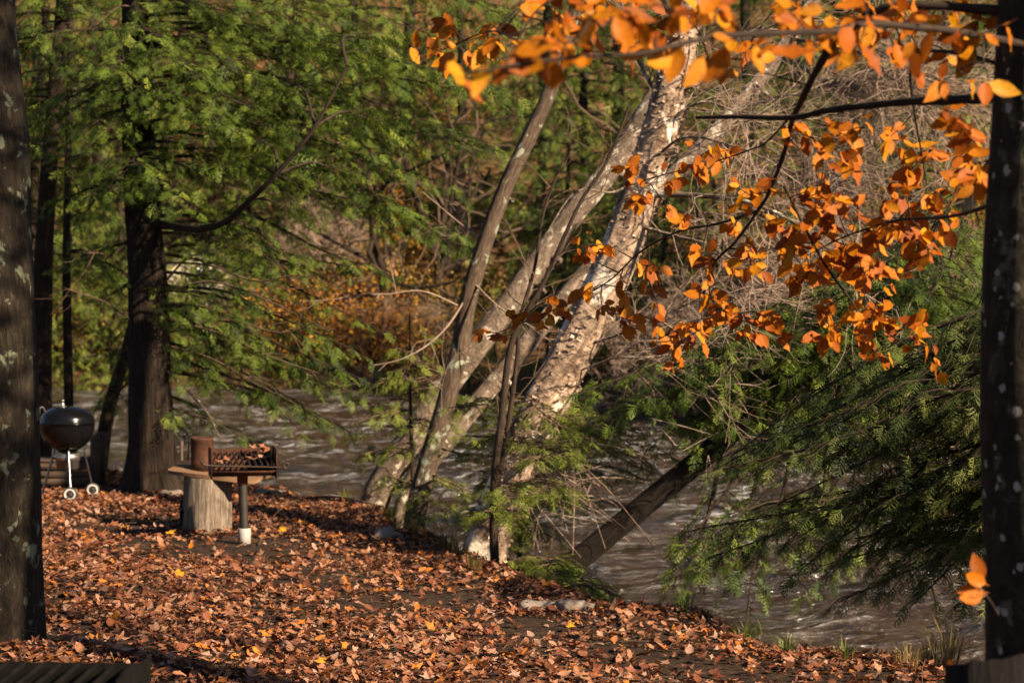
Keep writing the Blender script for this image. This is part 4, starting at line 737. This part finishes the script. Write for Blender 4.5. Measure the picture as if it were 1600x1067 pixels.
# the beech's upper crown, above the frame
sp_ax = []
for k in range(16):
    b = trunk_at(lp, R(4.6, 9)); a = R(0, 6.283); l_ = R(1.6, 3.8); e = b+np.array([math.cos(a)*l_, math.sin(a)*l_, R(.3, 1.2)]); wd = MB(); ax = spline([b, (b+e)/2+[0, 0, .15], e], 14); tube(wd, ax, np.linspace(.035, .008, 14), 6); wd.build('branch', 'twig_dark', BE); sp_ax.append(ax)
twiggy(BE, sp_ax, 'twig_dark', 10, (.4, 1.0), .006, 1, name='upper_twigs')
uc = MB(); pts_ = np.concatenate(sp_ax)
for k in range(2400):
    p = pts_[int(R(0, len(pts_)-.01))]+RNG.normal(0, .45, 3); dr = nrm([R(-1, 1), R(-1, 1), R(-1, .2)]); xax, yax, z = leaf_frame(dr, nrm([R(-1, 1), R(-1, 1), R(0, 1)])); V, lv, Fq = LT[k % 16]; uc.add(p+.075*(V[:, :1]*xax+V[:, 1:2]*yax+V[:, 2:]*z), Fq, R(0, 1), None, lv)
tag(uc.build('upper_foliage', 'beech_leaf_mass', BE), kind='stuff')

# dark broken stump against the beech
sx = P(1572, 1030, 4.85); sb = np.array([sx[0], 4.85, float(GZ(sx[0], 4.85))]); M['old_wood'] = bark('old_wood', (.003, .002, .0015), (.008, .0055, .004), (.020, .014, .009), (40, 40, 3), 1, dist=.03)
ST = thing('old_stump', sb, 'dark weathered wooden stump in front of the lichen dotted beech', 'stump')
m_ = MB(); tube(m_, spline([sb-[0, 0, .1], [sb[0], sb[1], sx[2]-.1]], 16), .15, 40, mod=trunk_mod(9, .12, .06), cap=True); m_.build('trunk', 'old_wood', ST, True)
m_ = MB(); th2 = np.linspace(0, 6.283, 41)[:-1]; rows = []       # uneven broken top
for q in (1.0, .8, .5, .2): rows.append(np.stack([sb[0]+np.cos(th2)*.152*q, sb[1]+np.sin(th2)*.152*q, sx[2]-.03-.05*np.sin(th2)*q+.012*(1+vnoise(np.cos(th2)*q*4+3, np.sin(th2)*q*4, 31, 3))], -1))
V = np.concatenate(rows+[np.stack([sb[0]+np.cos(th2)*.155, sb[1]+np.sin(th2)*.155, 0*th2+sx[2]-.12], -1)]); Q = []
for a_, b_ in ((4, 0), (0, 1), (1, 2), (2, 3)): Q += [[a_*40+k, a_*40+(k+1) % 40, b_*40+(k+1) % 40, b_*40+k] for k in range(40)]
m_.add(V, Q, .5, V*1.0); m_.build('broken_top', 'old_wood', ST, True)

# ------------------------------------------------------------------ barbecue things
M['rust'] = plain('rust', (.075, .026, .012), .75, .3, (.035, .016, .010), 14, .5, .3); M['rust_bright'] = plain('rust_bright', (.20, .045, .015), .7, .2, (.08, .025, .012), 12, .4)
M['iron'] = plain('iron', (.018, .014, .012), .55, .5, (.045, .024, .015), 18, .4); M['post_paint'] = plain('post_paint', (.012, .010, .008), .6, .1, (.024, .018, .012), 10, .2)
M['soot'] = plain('soot', (.004, .004, .004), .9, 0, (.009, .008, .007), 14, .3, .04); M['pvc'] = plain('pvc', (.34, .32, .305), .7, 0, (.24, .22, .20), 9, .1); M['enamel'] = plain('enamel', (.003, .003, .0035), .12, 0, (.004, .004, .005), 5, 0, .3); M['alu'] = plain('alu', (.42, .40, .38), .4, .9, (.25, .23, .21), 12); M['chrome'] = plain('chrome', (.24, .24, .26), .25, 1, (.3, .3, .31), 8)
M['rubber'] = plain('rubber', (.012, .012, .012), .6, 0, (.02, .018, .016), 8); M['white_plastic'] = plain('white_plastic', (.30, .29, .28), .5, 0, (.48, .45, .42), 8); M['black_plastic'] = plain('black_plastic', (.012, .012, .012), .45, 0, (.02, .02, .02), 8)
M['grey_wood'] = plain('grey_wood', (.28, .225, .175), .9, 0, (.10, .074, .054), 6, 1.0, .15, (7, 7, .6), .04); M['plank'] = plain('plank', (.20, .115, .062), .8, 0, (.12, .066, .036), 4, .4, .3, (1, 9, 9)); M['dark_plank'] = plain('dark_plank', (.06, .042, .03), .9, 0, (.10, .07, .05), 4, .5, .2, (1.2, 8, 8)); M['cut_wood'] = plain('cut_wood', (.26, .18, .11), .85, 0, (.16, .105, .06), 6, .4)
M['stone'] = plain('stone', (.24, .20, .165), .9, 0, (.15, .12, .10), 6, .7, .2, (1, 1, 1), .02); M['wet_stone'] = plain('wet_stone', (.09, .07, .055), .3, 0, (.05, .04, .03), 6, .5); M['dark_holes'] = plain('dark_holes', (.006, .006, .006), .9)

def park_grill(name, loc, label, rz, post_h, cat='grill', s=1.0, sleeve=True, sh=.25, gt=.08, dp=.40, front=False, bar_mat='iron', lean=(0, 0), post_mat='post_paint', box_mat='rust'):
    """steel firebox on a pipe: origin on the ground under the post"""
    g = thing(name, loc, label, cat, None, rz); Z0 = post_h; W2, DP = .27*s, dp*s; y0, y1 = -DP*.5, DP*.5
    L = lambda n, m_, mt, pr=g, sm=False: m_.build(n, mt, pr, sm, rel=False)
    m_ = MB(); tube(m_, [(0, 0, .02), (lean[0]*.5, 0, Z0*.5), (lean[0], 0, Z0)], .038*s, 20); L('post', m_, post_mat, sm=True)
    if sleeve:
        m_ = MB(); lathe(m_, [(.0, -.05), (.054, -.05), (.055, .125), (.050, .132), (.040, .132)], 24); L('sleeve', m_, 'pvc', sm=True)
    m_ = MB(); lathe(m_, [(.0, -.075), (.046, -.075), (.048, -.005), (.06, .0), (.0, .0)], 20, (lean[0], 0, Z0)); L('collar', m_, 'rust_bright')
    cx = lean[0]; t = .006
    m_ = MB()      # pan: floor dished up to the front and back lips
    prof = [(y0, .05), (y0+.05, .015), (y0+.12, .0), (y1-.06, .0), (y1, .03)]
    for (a, za), (b, zb) in zip(prof[:-1], prof[1:]):
        m_.add(np.array([[cx-W2, a, Z0+za], [cx+W2, a, Z0+za], [cx+W2, b, Z0+zb], [cx-W2, b, Z0+zb], [cx-W2, a, Z0+za+t], [cx+W2, a, Z0+za+t], [cx+W2, b, Z0+zb+t], [cx-W2, b, Z0+zb+t]]), BOXF)
    L('pan', m_, box_mat)
    m_ = MB(); prism(m_, [(cx-W2+.004, y1-.002, Z0+.01), (cx+W2-.004, y1-.002, Z0+.01), (cx+W2-.004, y1-.002, Z0+(sh-.03)*s), (cx-W2+.004, y1-.002, Z0+(sh-.03)*s)], (0, t, 0)); L('back_plate', m_, box_mat)
    for sd in (-1, 1):
        x = cx+sd*W2; m_ = MB(); prism(m_, [(x, y0-.01, Z0-.015), (x, y1+.01, Z0-.005), (x, y1+.01, Z0+(sh-.015)*s), (x, y0+.05, Z0+sh*s), (x, y0-.01, Z0+(sh-.015)*s)], (sd*t, 0, 0)); L('side_plate', m_, box_mat)
    if front: m_ = MB(); prism(m_, [(cx-W2+.004, y0-.004, Z0-.02), (cx+W2-.004, y0-.004, Z0-.02), (cx+W2-.004, y0-.004, Z0+.095*s), (cx-W2+.004, y0-.004, Z0+.095*s)], (0, -t, 0)); L('front_plate', m_, box_mat)
    nb = 11
    for k in range(nb):
        x = cx-W2*.93+k*(2*W2*.93)/(nb-1); m_ = MB(); tube(m_, [(x, y0+.01, Z0+.105*s), (x-.02, y1-.02, Z0+(.105+gt)*s)], .0085*s, 7); L('grate_bar', m_, bar_mat)
    m_ = MB(); pts = [(cx-W2-.10, y0-.01, Z0+.14*s), (cx-W2-.08, y0-.03, Z0+.125*s), (cx-W2-.03, y0-.02, Z0+.112*s), (cx-W2*.4, y0-.016, Z0+.10*s), (cx+W2, y0-.02, Z0+.085*s), (cx+W2+.06, y0-.03, Z0+.075*s)]
    for k in range(11): a = -1.57+k*.75; rr = .026-.0012*k; pts.append((cx+W2+.075+math.cos(a)*rr, y0-.03, Z0+.10*s+math.sin(a)*rr))
    tube(m_, spline(pts, 80), .0085*s, 8); L('handle_bar', m_, bar_mat, sm=True)
    return g, Z0
gb = PG(382, 853); gz = float(GZ(gb[0], gb[1])); gb[2] = gz
GR, gz0 = park_grill('park_grill', gb, 'rusty park grill on a pipe with white base sleeve, leaves on its grate', math.radians(13), .585, s=1.0, lean=(-.015, 0))
# foreground grill
fg = P(52, 1045, 5.1); fgz = float(GZ(fg[0], 5.1)); park_grill('park_grill', (fg[0], 5.1, fgz), 'black out of focus grill standing in front of the thick lichen trunk', math.radians(-4), fg[2]-fgz-.12, sleeve=False, sh=.14, gt=.0, dp=.30, front=True, box_mat='soot', bar_mat='soot', lean=(0, 0))

# stump table, slab, chimney starter, brush
tb = PG(322, 828); tb[2] = float(GZ(tb[0], tb[1])); SH = .475
TS = thing('stump_table', tb, 'pale barkless log stump carrying a plank beside the rusty grill', 'stump'); m_ = MB()
tube(m_, spline([(0, 0, -.06), (.012, 0, .2), (.02, 0, SH)], 20), np.interp(np.linspace(0, 1, 20), [0, .2, 1], [.222, .212, .215]), 44, mod=trunk_mod(12, .06, .035)); m_.build('log', 'grey_wood', TS, True, rel=False)
m_ = MB()
for k in range(5):    # a flap of bark left on the shaded side
    a = 2.75+k*.2; p = [(math.cos(a)*.222, math.sin(a)*.222, z) for z in (-.03, .1, .2, .3-.04*k)]; tube(m_, spline(p, 8), .028-.003*k, 6)
m_.build('bark_flap', 'brown_bark', TS, rel=False)
sl_t = np.array([tb[0]+.10, tb[1]+.03, tb[2]+SH+.012]); tilt = Matrix.Translation(Vector(sl_t.tolist())) @ Matrix.Rotation(math.radians(-9), 4, 'Z') @ Matrix.Rotation(math.radians(5.0), 4, 'Y') @ Matrix.Rotation(math.radians(3), 4, 'X')
PB = thing('plank_top', sl_t, 'brown wooden plank lying on the pale log stump', 'plank')
m_ = MB(); rg = [(-.43, -.13), (-.40, -.2), (.1, -.25), (.42, -.24), (.45, .22), (.1, .27), (-.3, .25), (-.43, .16)]
pp = [np.array(tilt @ Vector((x, y, 0)))-sl_t for x, y in rg]; ex = np.array(tilt.to_3x3() @ Vector((0, 0, .034))); prism(m_, pp, ex); m_.build('board', 'plank', PB, rel=False)
cpos = np.array(tilt @ Vector((-.15, .02, .03)))
CH = thing('chimney_starter', cpos, 'rusty cylinder charcoal starter standing on the plank', 'starter')
m_ = MB(); lathe(m_, [(.098, 0), (.104, .0), (.104, .055), (.107, .06), (.104, .065), (.104, .27), (.107, .275), (.107, .30), (.102, .30), (.1, .02)], 36); cyl = m_.build('cylinder', 'rust', CH, True, rel=False)
for k in range(12):
    a = k*6.283/12+.1; m_ = MB(); c_ = np.array([math.cos(a), math.sin(a), 0])*.1035; u = np.array([-math.sin(a), math.cos(a), 0]); q = [c_+u*.012*math.cos(b)+np.array([0, 0, .035+.012*math.sin(b)]) for b in np.linspace(0, 6.283, 9)[:-1]]; prism(m_, q, np.array([math.cos(a), math.sin(a), 0])*.003); m_.build('hole', 'dark_holes', cyl, rel=False)
m_ = MB(); box(m_, (-.135, -.04, .09), (-.13, .04, .255)); m_.build('heat_shield', 'iron', CH, rel=False)
m_ = MB(); tube(m_, spline([(-.10, 0, .245), (-.16, 0, .25), (-.19, 0, .24)], 6), .004, 6); tube(m_, spline([(-.10, 0, .11), (-.16, 0, .105), (-.19, 0, .12)], 6), .004, 6); m_.build('handle_wire', 'iron', CH, rel=False)
m_ = MB(); tube(m_, spline([(-.19, 0, .09), (-.19, 0, .27)], 6), .017, 10); m_.build('handle', 'dark_plank', CH, True, rel=False)
bpos = np.array(tilt @ Vector((.14, -.17, .034))); BR = thing('scrub_brush', bpos, 'small black scrub brush with white loop handle on the plank', 'brush')
m_ = MB(); prism(m_, [(-.075, -.03, 0), (.07, -.03, 0), (.085, 0, 0), (.07, .03, 0), (-.075, .03, 0), (-.085, 0, 0)], (0, 0, .022)); m_.build('brush_head', 'black_plastic', BR, rel=False)
m_ = MB(); tube(m_, spline([(-.055, 0, .02), (-.04, 0, .055), (0, 0, .068), (.04, 0, .06), (.065, 0, .02)], 16), .008, 8); m_.build('handle', 'white_plastic', BR, True, rel=False)

# kettle barbecue
kb = PG(106, 779); kb[2] = float(GZ(kb[0], kb[1])); KT = thing('kettle_barbecue', kb, 'shiny black kettle barbecue on wheeled tripod legs beside the big hemlock', 'barbecue')
KL = lambda n, m_, mt, pr=KT, sm=True: m_.build(n, mt, pr, sm, rel=False); rim = .79; r_ = .285
th_ = np.linspace(0, 1.5708, 14)
m_ = MB(); lathe(m_, [(.10, rim-.30)]+[(math.sin(a)*r_*1.0, rim-.005-.30*math.cos(a)) for a in np.linspace(.4, 1.5708, 14)]+[(r_+.006, rim-.004), (r_-.004, rim-.002)], 48); KL('bowl', m_, 'enamel')
m_ = MB(); lathe(m_, [(r_-.005, rim), (r_+.009, rim), (r_+.009, rim+.014)]+[(math.cos(a)**.8*r_, rim+.014+.165*math.sin(a)) for a in th_[:-1]]+[(.0, rim+.18)], 48); lid = KL('lid', m_, 'enamel')
m_ = MB(); lathe(m_, [(0, rim+.17), (.045, rim+.17), (.045, rim+.185), (.02, rim+.19), (.012, rim+.235), (.018, rim+.24), (.018, rim+.25), (0, rim+.25)], 20, (-.04, -.03, -.006)); KL('vent', m_, 'alu', lid)
m_ = MB(); tube(m_, spline([(-.21, -.09, rim+.12), (-.23, -.10, rim+.17), (-.26, -.12, rim+.16), (-.265, -.12, rim+.10)], 10), .012, 8); KL('handle', m_, 'black_plastic', lid)
m_ = MB(); lathe(m_, [(.118, .475), (.125, .475), (.128, .40), (.122, .40), (.112, .315), (0, .31)], 40); ash = KL('ash_catcher', m_, 'alu')
for k in range(30):
    a = k*6.283/30; m_ = MB(); c_ = np.array([math.cos(a), math.sin(a), 0])*.1245; u = np.array([-math.sin(a), math.cos(a), 0]); prism(m_, [c_+u*.006*math.cos(b)+np.array([0, 0, .458+.006*math.sin(b)]) for b in np.linspace(0, 6.283, 7)[:-1]], np.array([math.cos(a), math.sin(a), 0])*.003); m_.build('hole', 'dark_holes', ash, rel=False)
legs = [(.04, -.13, .10, -.30, True), (.15, .09, .235, .15, True), (-.15, .06, -.30, .10, False)]
for x0, y0_, x1, y1_, wh in legs:
    m_ = MB(); tube(m_, [(x0, y0_, .50), (x1, y1_, .075 if wh else .01)], .0125, 12); KL('leg', m_, 'chrome')
    if wh:
        m_ = MB(); ang = math.radians(15); RT = Matrix.Rotation(math.radians(90), 3, 'X')
        def wheel(prof, nm_, mt):
            q = MB(); lathe(q, prof, 32); q.v = [np.array([list(RT @ Vector(v)) for v in q.v[0]])+np.array([x1, y1_-.035, .076])]; q.bk = [q.v[0]]; return KL(nm_, q, mt)
        wh_o = wheel([(.058, -.02), (.074, -.018), (.077, -.008), (.077, .008), (.074, .018), (.058, .02), (.058, -.02)], 'wheel', 'rubber')
        for prof, nm_, mt in [([(.040, -.024), (.060, -.026), (.064, 0), (.060, .026), (.040, .024), (.040, -.024)], 'rim', 'white_plastic'), ([(0, -.016), (.042, -.016), (.042, .016), (0, .016)], 'hub', 'rubber')]:
            c_ = wheel(prof, nm_, mt); c_.parent = wh_o
# weathered wooden bench behind the kettle
wb = PG(104, 768); wb[1] += .35; wb[2] = float(GZ(wb[0], wb[1])); WB = thing('wooden_rack', wb, 'weathered wooden rack with rails behind the kettle barbecue', 'rack', None, .03)
for x in (-.62, .235):
    for y in (0, .36): m_ = MB(); box(m_, (x-.045, y-.045, -.03), (x+.045, y+.045, .60 if x > 0 else .56)); m_.build('post', 'dark_plank', WB, rel=False)
for z, y in ((.26, -.055), (.17, -.058), (.09, -.056), (.26, .415), (.12, .415)): m_ = MB(); box(m_, (-.66, y-.016, z-.035), (.21, y+.016, z+.035)); m_.build('rail', 'dark_plank', WB, rel=False)
for k in range(4): m_ = MB(); box(m_, (-.69, -.02+k*.1, .30), (.185, .07+k*.1, .33)); m_.build('slat', 'dark_plank', WB, rel=False)

# ------------------------------------------------------------------ stones
def stone(name, px, py, sx_, sy_, sz_, label, seed, sink=.35, rz=0):
    b = PG(px, py); b[2] = float(GZ(b[0], b[1])); me = MB(); nu, nv = 18, 11; u = np.linspace(0, 2*math.pi, nu, endpoint=False); v = np.linspace(0, math.pi, nv); Uu, Vv = np.meshgrid(u, v)
    X_, Y_, Z_ = np.sin(Vv)*np.cos(Uu), np.sin(Vv)*np.sin(Uu), np.cos(Vv); k = 1+.34*vnoise(X_*1.9+seed, Y_*1.6+Z_*2.1, seed, 3); sg = lambda a: np.sign(a)*np.abs(a)**.75
    V = np.stack([sg(X_)*k*sx_/2, sg(Y_)*k*sy_/2, sg(Z_)*k*sz_/2+sz_*(.5-sink-.12)], -1).reshape(-1, 3); i, j = np.meshgrid(np.arange(nv-1), np.arange(nu), indexing='ij'); j2 = (j+1) % nu
    me.add(V, np.stack([i*nu+j, (i+1)*nu+j, (i+1)*nu+j2, i*nu+j2], -1).reshape(-1, 4)); o = me.build(name, 'stone', None, True); o.location = b.tolist(); o.rotation_euler = (0, 0, rz); return tag(o, label, 'stone')
stone('stone', 842, 950, .26, .2, .13, 'flat pale grey stone half buried in leaves, left one of a touching pair', 1)
stone('stone', 896, 955, .24, .2, .15, 'rounder tan stone next to the flat pale stone among leaves', 2, rz=.3)
stone('stone', 604, 842, .27, .2, .17, 'tan stone near the foot of the slim leaning tree', 3)
stone('stone', 270, 775, .26, .16, .12, 'mossy stone at the right root of the big hemlock', 4)
stone('stone', 415, 772, .34, .24, .10, 'pale flat stone on the bank behind the rusty grill', 5)
for k, (px, py, s_) in enumerate([(593, 720, .22), (1425, 812, .25), (1130, 792, .25), (480, 668, .3), (1330, 960, .16)]):
    b = PG(px, py, WATER); o = stone('river_stone', px, py, s_, s_*.7, s_*.5, 'small wet stone breaking the river surface', 20+k, .5, k); o.location = (b[0], b[1], WATER); o.data.materials.clear(); o.data.materials.append(M['wet_stone']); tag(o, group='stones in the river')

# ------------------------------------------------------------------ fallen leaves
def maple_tpl(seed):
    rg = np.random.default_rng(seed); tips = [(-150, .42), (-105, .30), (-68, .80), (-42, .42), (-8, 1.0), (0, 1.08), (38, .42), (62, .85), (104, .30), (148, .45)]; V = [(0, 0, 0)]; c1, c2, tw = rg.uniform(-.5, .9), rg.uniform(-.5, .9), rg.uniform(-.6, .6)
    for a, r_ in tips:
        a = math.radians(a+rg.uniform(-7, 7)+90); r_ *= rg.uniform(.85, 1.1)*.62; x, y = math.cos(a)*r_, math.sin(a)*r_; V.append((x, y, c1*x*x+c2*y*y+tw*x*y+rg.uniform(-.05, .09)))
    n = len(V)-1; V = np.array(V); return V, np.array([[0, 1+k, 1+(k+1) % n] for k in range(n)]), np.stack([V[:, 0]*.5, V[:, 1], V[:, 2]*0], -1)
def oval_tpl(seed):
    V, lv, Fq = leaf_tpl(seed+50, [0, .28, .55, .8, 1.0], [.02, .25, .28, .16, 0]); V = V[1:].copy(); V[:, 1] -= .5; V[:, 2] *= 1.3
    T = []; 
    for q in Fq-1: T += [[q[0], q[1], q[2]], [q[0], q[2], q[3]]]
    return V, np.array(T), lv[1:]
FT = [maple_tpl(s) for s in range(7)]+[oval_tpl(s) for s in range(4)]
pathl = np.array([PG(x, y)[:2] for x, y in [(150, 812), (290, 845), (400, 872), (560, 925), (760, 962), (950, 1010), (1150, 1060), (1300, 1110)]])
def bare(x, y):
    dp = np.abs(sdist(pathl, x, y)); a = np.exp(-(dp/(.72+.4*vnoise(x*1.2, y*1.2, 15, 2)))**2)
    g2 = np.exp(-(((x-gb[0]-.05)/.75)**2+((y-gb[1]-.1)/.45)**2)); c0 = PG(150, 1020); g3 = np.exp(-(((x-c0[0])/.7)**2+((y-c0[1])/.4)**2))
    return np.clip(np.maximum(np.maximum(a*.76, g2), g3*.8)+.36*vnoise(x*2.1, y*2.1, 16, 3)+2*np.exp(-((x-gb[0])**2+(y-gb[1]+.08)**2)/.025), 0, 1)
n = 112000; x = np.where(RNG.uniform(0, 1, n) < .85, RNG.uniform(-6.2, 3.2, n), RNG.uniform(-9, 6.5, n)); y = np.where(RNG.uniform(0, 1, n) < .88, RNG.uniform(9.3, 25, n), RNG.uniform(2.5, 9.3, n)); s = sdist(NEAR, x, y)
keep = (s < .35+.25*vnoise(x*2, y*2, 4, 2)) & (RNG.uniform(0, 1, n) > bare(x, y)*.94) & ((y < 25)); x, y = x[keep], y[keep]; n = len(x)
z = GZ(x, y); e_ = .05; gx = (GZ(x+e_, y)-z)/e_; gy = (GZ(x, y+e_)-z)/e_
size = RNG.uniform(.038, .096, n)*np.where(RNG.uniform(0, 1, n) < .25, .6, 1); ang = RNG.uniform(0, 6.283, n); which = RNG.integers(0, 11, n); tiltx = RNG.normal(0, .42, n); tilty = RNG.normal(0, .42, n)
var = RNG.uniform(0, 1, n); nz = np.stack([-gx+tiltx, -gy+tilty, np.ones(n)], -1); nz /= np.linalg.norm(nz, axis=1)[:, None]
ax_ = np.stack([np.cos(ang), np.sin(ang), 0*ang], -1); ax_ -= nz*(ax_*nz).sum(1)[:, None]; ax_ /= np.linalg.norm(ax_, axis=1)[:, None]; ay_ = np.cross(nz, ax_)
pos = np.stack([x, y, z+RNG.uniform(.006, .036, n)], -1)
px_ = 800+x/y*F; py_ = 533.5-F*np.tan(np.arctan2(z-CAMZ, y)+PITCH); inview = (px_ > 90) & (px_ < 1480) & (py_ > 780) & (py_ < 1066) & (s[keep] < -.05)
score = np.where(inview, size/y, 0); hero_i = set(np.argsort(-score)[:290].tolist())
lit = MB(); mask = np.ones(n, bool); mask[list(hero_i)] = False
for k in range(11):
    m = mask & (which == k); V, T, lv = FT[k]; c = m.sum(); nv = len(V)
    Wd = pos[m][:, None]+size[m][:, None, None]*(V[None, :, 0:1]*ax_[m][:, None]+V[None, :, 1:2]*ay_[m][:, None]+V[None, :, 2:3]*nz[m][:, None])
    lit.add(Wd.reshape(-1, 3), (T[None]+(np.arange(c)*nv)[:, None, None]).reshape(-1, 3), np.repeat(var[m], nv), None, np.tile(lv, (c, 1)))
tag(lit.build('leaf_litter', 'litter', ground), kind='stuff')
tl = MB()
for k in range(1500):
    x_, y_ = R(-5.5, 3), R(10, 22)
    if sdist(NEAR, np.array([x_]), np.array([y_]))[0] > 0: continue
    a = R(0, 6.283); l_ = R(.05, .3)*(1 if R(0, 1) < .9 else 2); d_ = np.array([math.cos(a), math.sin(a), R(-.05, .12)]); p = np.array([x_, y_, float(GZ(x_, y_))+R(.01, .035)]); tube(tl, spline([p, p+d_*l_*.5+[R(-.02, .02), R(-.02, .02), .005], p+d_*l_], 4), np.linspace(.0035, .0012, 4), 3, cap=False)
tag(tl.build('twig_litter', 'twig_brown', ground), kind='stuff')
FM = []
for V, T, lv in FT: m_ = MB(); m_.add(V, T, .5, None, lv); FM.append(m_.mesh('leaf')); FM[-1].materials.append(M['fallen_leaf'])
def put_leaf(me, p, xa, ya, za, sc, parent, name='leaf'):
    o = link(name, me, None, parent); off = np.array(parent.location) if parent else np.zeros(3)
    o.matrix_local = Matrix.Translation(Vector((p-off).tolist())) @ Matrix(((xa[0], ya[0], za[0], 0), (xa[1], ya[1], za[1], 0), (xa[2], ya[2], za[2], 0), (0, 0, 0, 1))) @ Matrix.Scale(sc, 4); return o
for k in hero_i: put_leaf(FM[which[k]], pos[k]+[0, 0, .008], ax_[k], ay_[k], nz[k], size[k], ground)
YM = FM[2].copy(); YM.materials.clear(); YM.materials.append(M['yellow_leaf'])
for (px, py, sc, lab) in [(265, 843, .12, 'bright yellow leaf on bare soil in front of the log stump'), (440, 835, .13, 'yellow leaf beside the white sleeve of the rusty grill'), (280, 918, .13, 'large golden leaf amid brown litter between lichen trunk and grill'), (500, 1055, .09, 'small golden leaf on dark litter by the near black grill'), (890, 985, .09, 'golden leaf lying below the pair of stones')]:
    p = PG(px, py); p[2] = float(GZ(p[0], p[1]))+.05; a = R(0, 6.28); za = nrm([R(-.2, .2), -.55, 1]); xa = nrm(np.cross([math.sin(a), math.cos(a), .1], za)); o = put_leaf(YM, p, xa, np.cross(za, xa), za, sc, None, 'yellow_leaf'); tag(o, lab, 'leaf')
# leaves caught on the grate of the rusty grill
for k in range(16):
    lx, ly_ = R(-.24, .24), R(-.14, .16); p = Vector((lx*math.cos(.227)-ly_*math.sin(.227), lx*math.sin(.227)+ly_*math.cos(.227), 0))+Vector(gb.tolist()); pz = np.array(p)+[0, 0, gz0+.15+.2*ly_+R(.0, .02)]
    if k > 9: lx = R(.05, .2); pz = np.array([gb[0]+lx, gb[1]+.1, gb[2]+gz0+.2+R(0, .05)])
    za = nrm([R(-.5, .5), R(-.9, -.1), 1]); a = R(0, 6.28); xa = nrm(np.cross([math.sin(a), math.cos(a), .1], za)); tag(put_leaf(FM[k % 7], pz, xa, np.cross(za, xa), za, R(.07, .1), None, 'dry_leaf'), 'dry brown leaf caught on the grate of the rusty park grill', 'leaf', 'leaves on the rusty grill')

# ------------------------------------------------------------------ bank edge: grass tufts, sticks
M['dry_grass'] = foliage('dry_grass', [(.2, (.10, .085, .025)), (.5, (.22, .16, .05)), (.8, (.30, .22, .09))]); M['green_grass'] = foliage('green_grass', [(.2, (.05, .075, .015)), (.5, (.11, .14, .025)), (.8, (.20, .20, .05))])
def tuft(px, py, n, h, mat, label):
    b = PG(px, py, -.05); b[2] = float(GZ(b[0], b[1])); m_ = MB()
    for k in range(n):
        a = R(0, 6.283); r0_ = R(0, .07); p = np.array([math.cos(a)*r0_, math.sin(a)*r0_, -.01]); l_ = h*R(.5, 1.1); lean_ = R(.1, .8); d = np.array([math.cos(a), math.sin(a), 0]); sd = np.array([-math.sin(a), math.cos(a), 0])*.0028
        r1_ = p+d*lean_*l_*.3+[0, 0, l_*.6]; r2_ = p+d*lean_*l_+[0, 0, l_*(.95-.35*lean_)]; m_.add([p-sd, p+sd, r1_+sd, r1_-sd, r2_], [[0, 1, 2, 3]], R(0, 1)); m_.f3.append(np.array([[3, 2, 4]])+m_.n-5)
    o = m_.build('grass_tuft', mat); o.location = b.tolist(); return tag(o, label, 'grass', 'grass tufts on the bank edge')
for k, (px, py, n_, h, mt) in enumerate([(700, 868, 60, .28, 'dry_grass'), (715, 880, 50, .24, 'dry_grass'), (690, 855, 40, .26, 'green_grass'), (740, 905, 50, .2, 'dry_grass'), (980, 950, 50, .2, 'dry_grass'), (1010, 960, 40, .16, 'green_grass'), (1070, 975, 50, .2, 'green_grass'), (1165, 1005, 60, .2, 'green_grass'), (1230, 1035, 50, .18, 'green_grass'), (1320, 1045, 50, .16, 'green_grass'), (1455, 1040, 60, .34, 'dry_grass'), (1480, 1050, 60, .4, 'dry_grass'), (540, 790, 40, .2, 'green_grass'), (640, 840, 40, .2, 'dry_grass'), (1420, 1062, 40, .2, 'dry_grass'), (610, 812, 40, .22, 'green_grass')]):
    tuft(px, py, n_, h, mt, ('dry straw coloured' if mt == 'dry_grass' else 'short green')+' grass tuft growing along the riverbank edge')
def stick(q, r0, label, z=.02):
    pts = []
    for x, y, dz in q: p = PG(x, y); p[2] = float(GZ(p[0], p[1]))+z+dz; pts.append(p)
    m_ = MB(); n = 12; ax = spline(pts, n); tube(m_, ax, np.linspace(r0, r0*.4, n), 5)
    for k in range(3): b = ax[int(R(4, 11))]; tube(m_, [b, b+[R(-.12, .12), R(-.05, .05), R(.03, .12)]], [r0*.4, .001], 4)
    base = pts[0]; o = m_.build('stick', 'twig_brown'); return tag(o, label, 'stick')
stick([(405, 858, 0), (425, 830, .1), (460, 815, .2)], .005, 'thin dead stick poking up beside the white grill sleeve')
stick([(1250, 1000, .05), (1262, 1012, .08), (1275, 1030, 0)], .008, 'short brown stick leaning at the bank edge')
stick([(1300, 1010, .03), (1340, 1025, .0), (1390, 1040, .02)], .006, 'long thin stick lying along the bank edge')
stick([(560, 1030, 0), (640, 1020, .01), (720, 1035, 0)], .006, 'thin stick lying on the bare path')
stick([(480, 783, .03), (530, 790, .05), (600, 800, .02)], .014, 'grey driftwood branch behind the rusty grill')

print('spray tris', STAT)
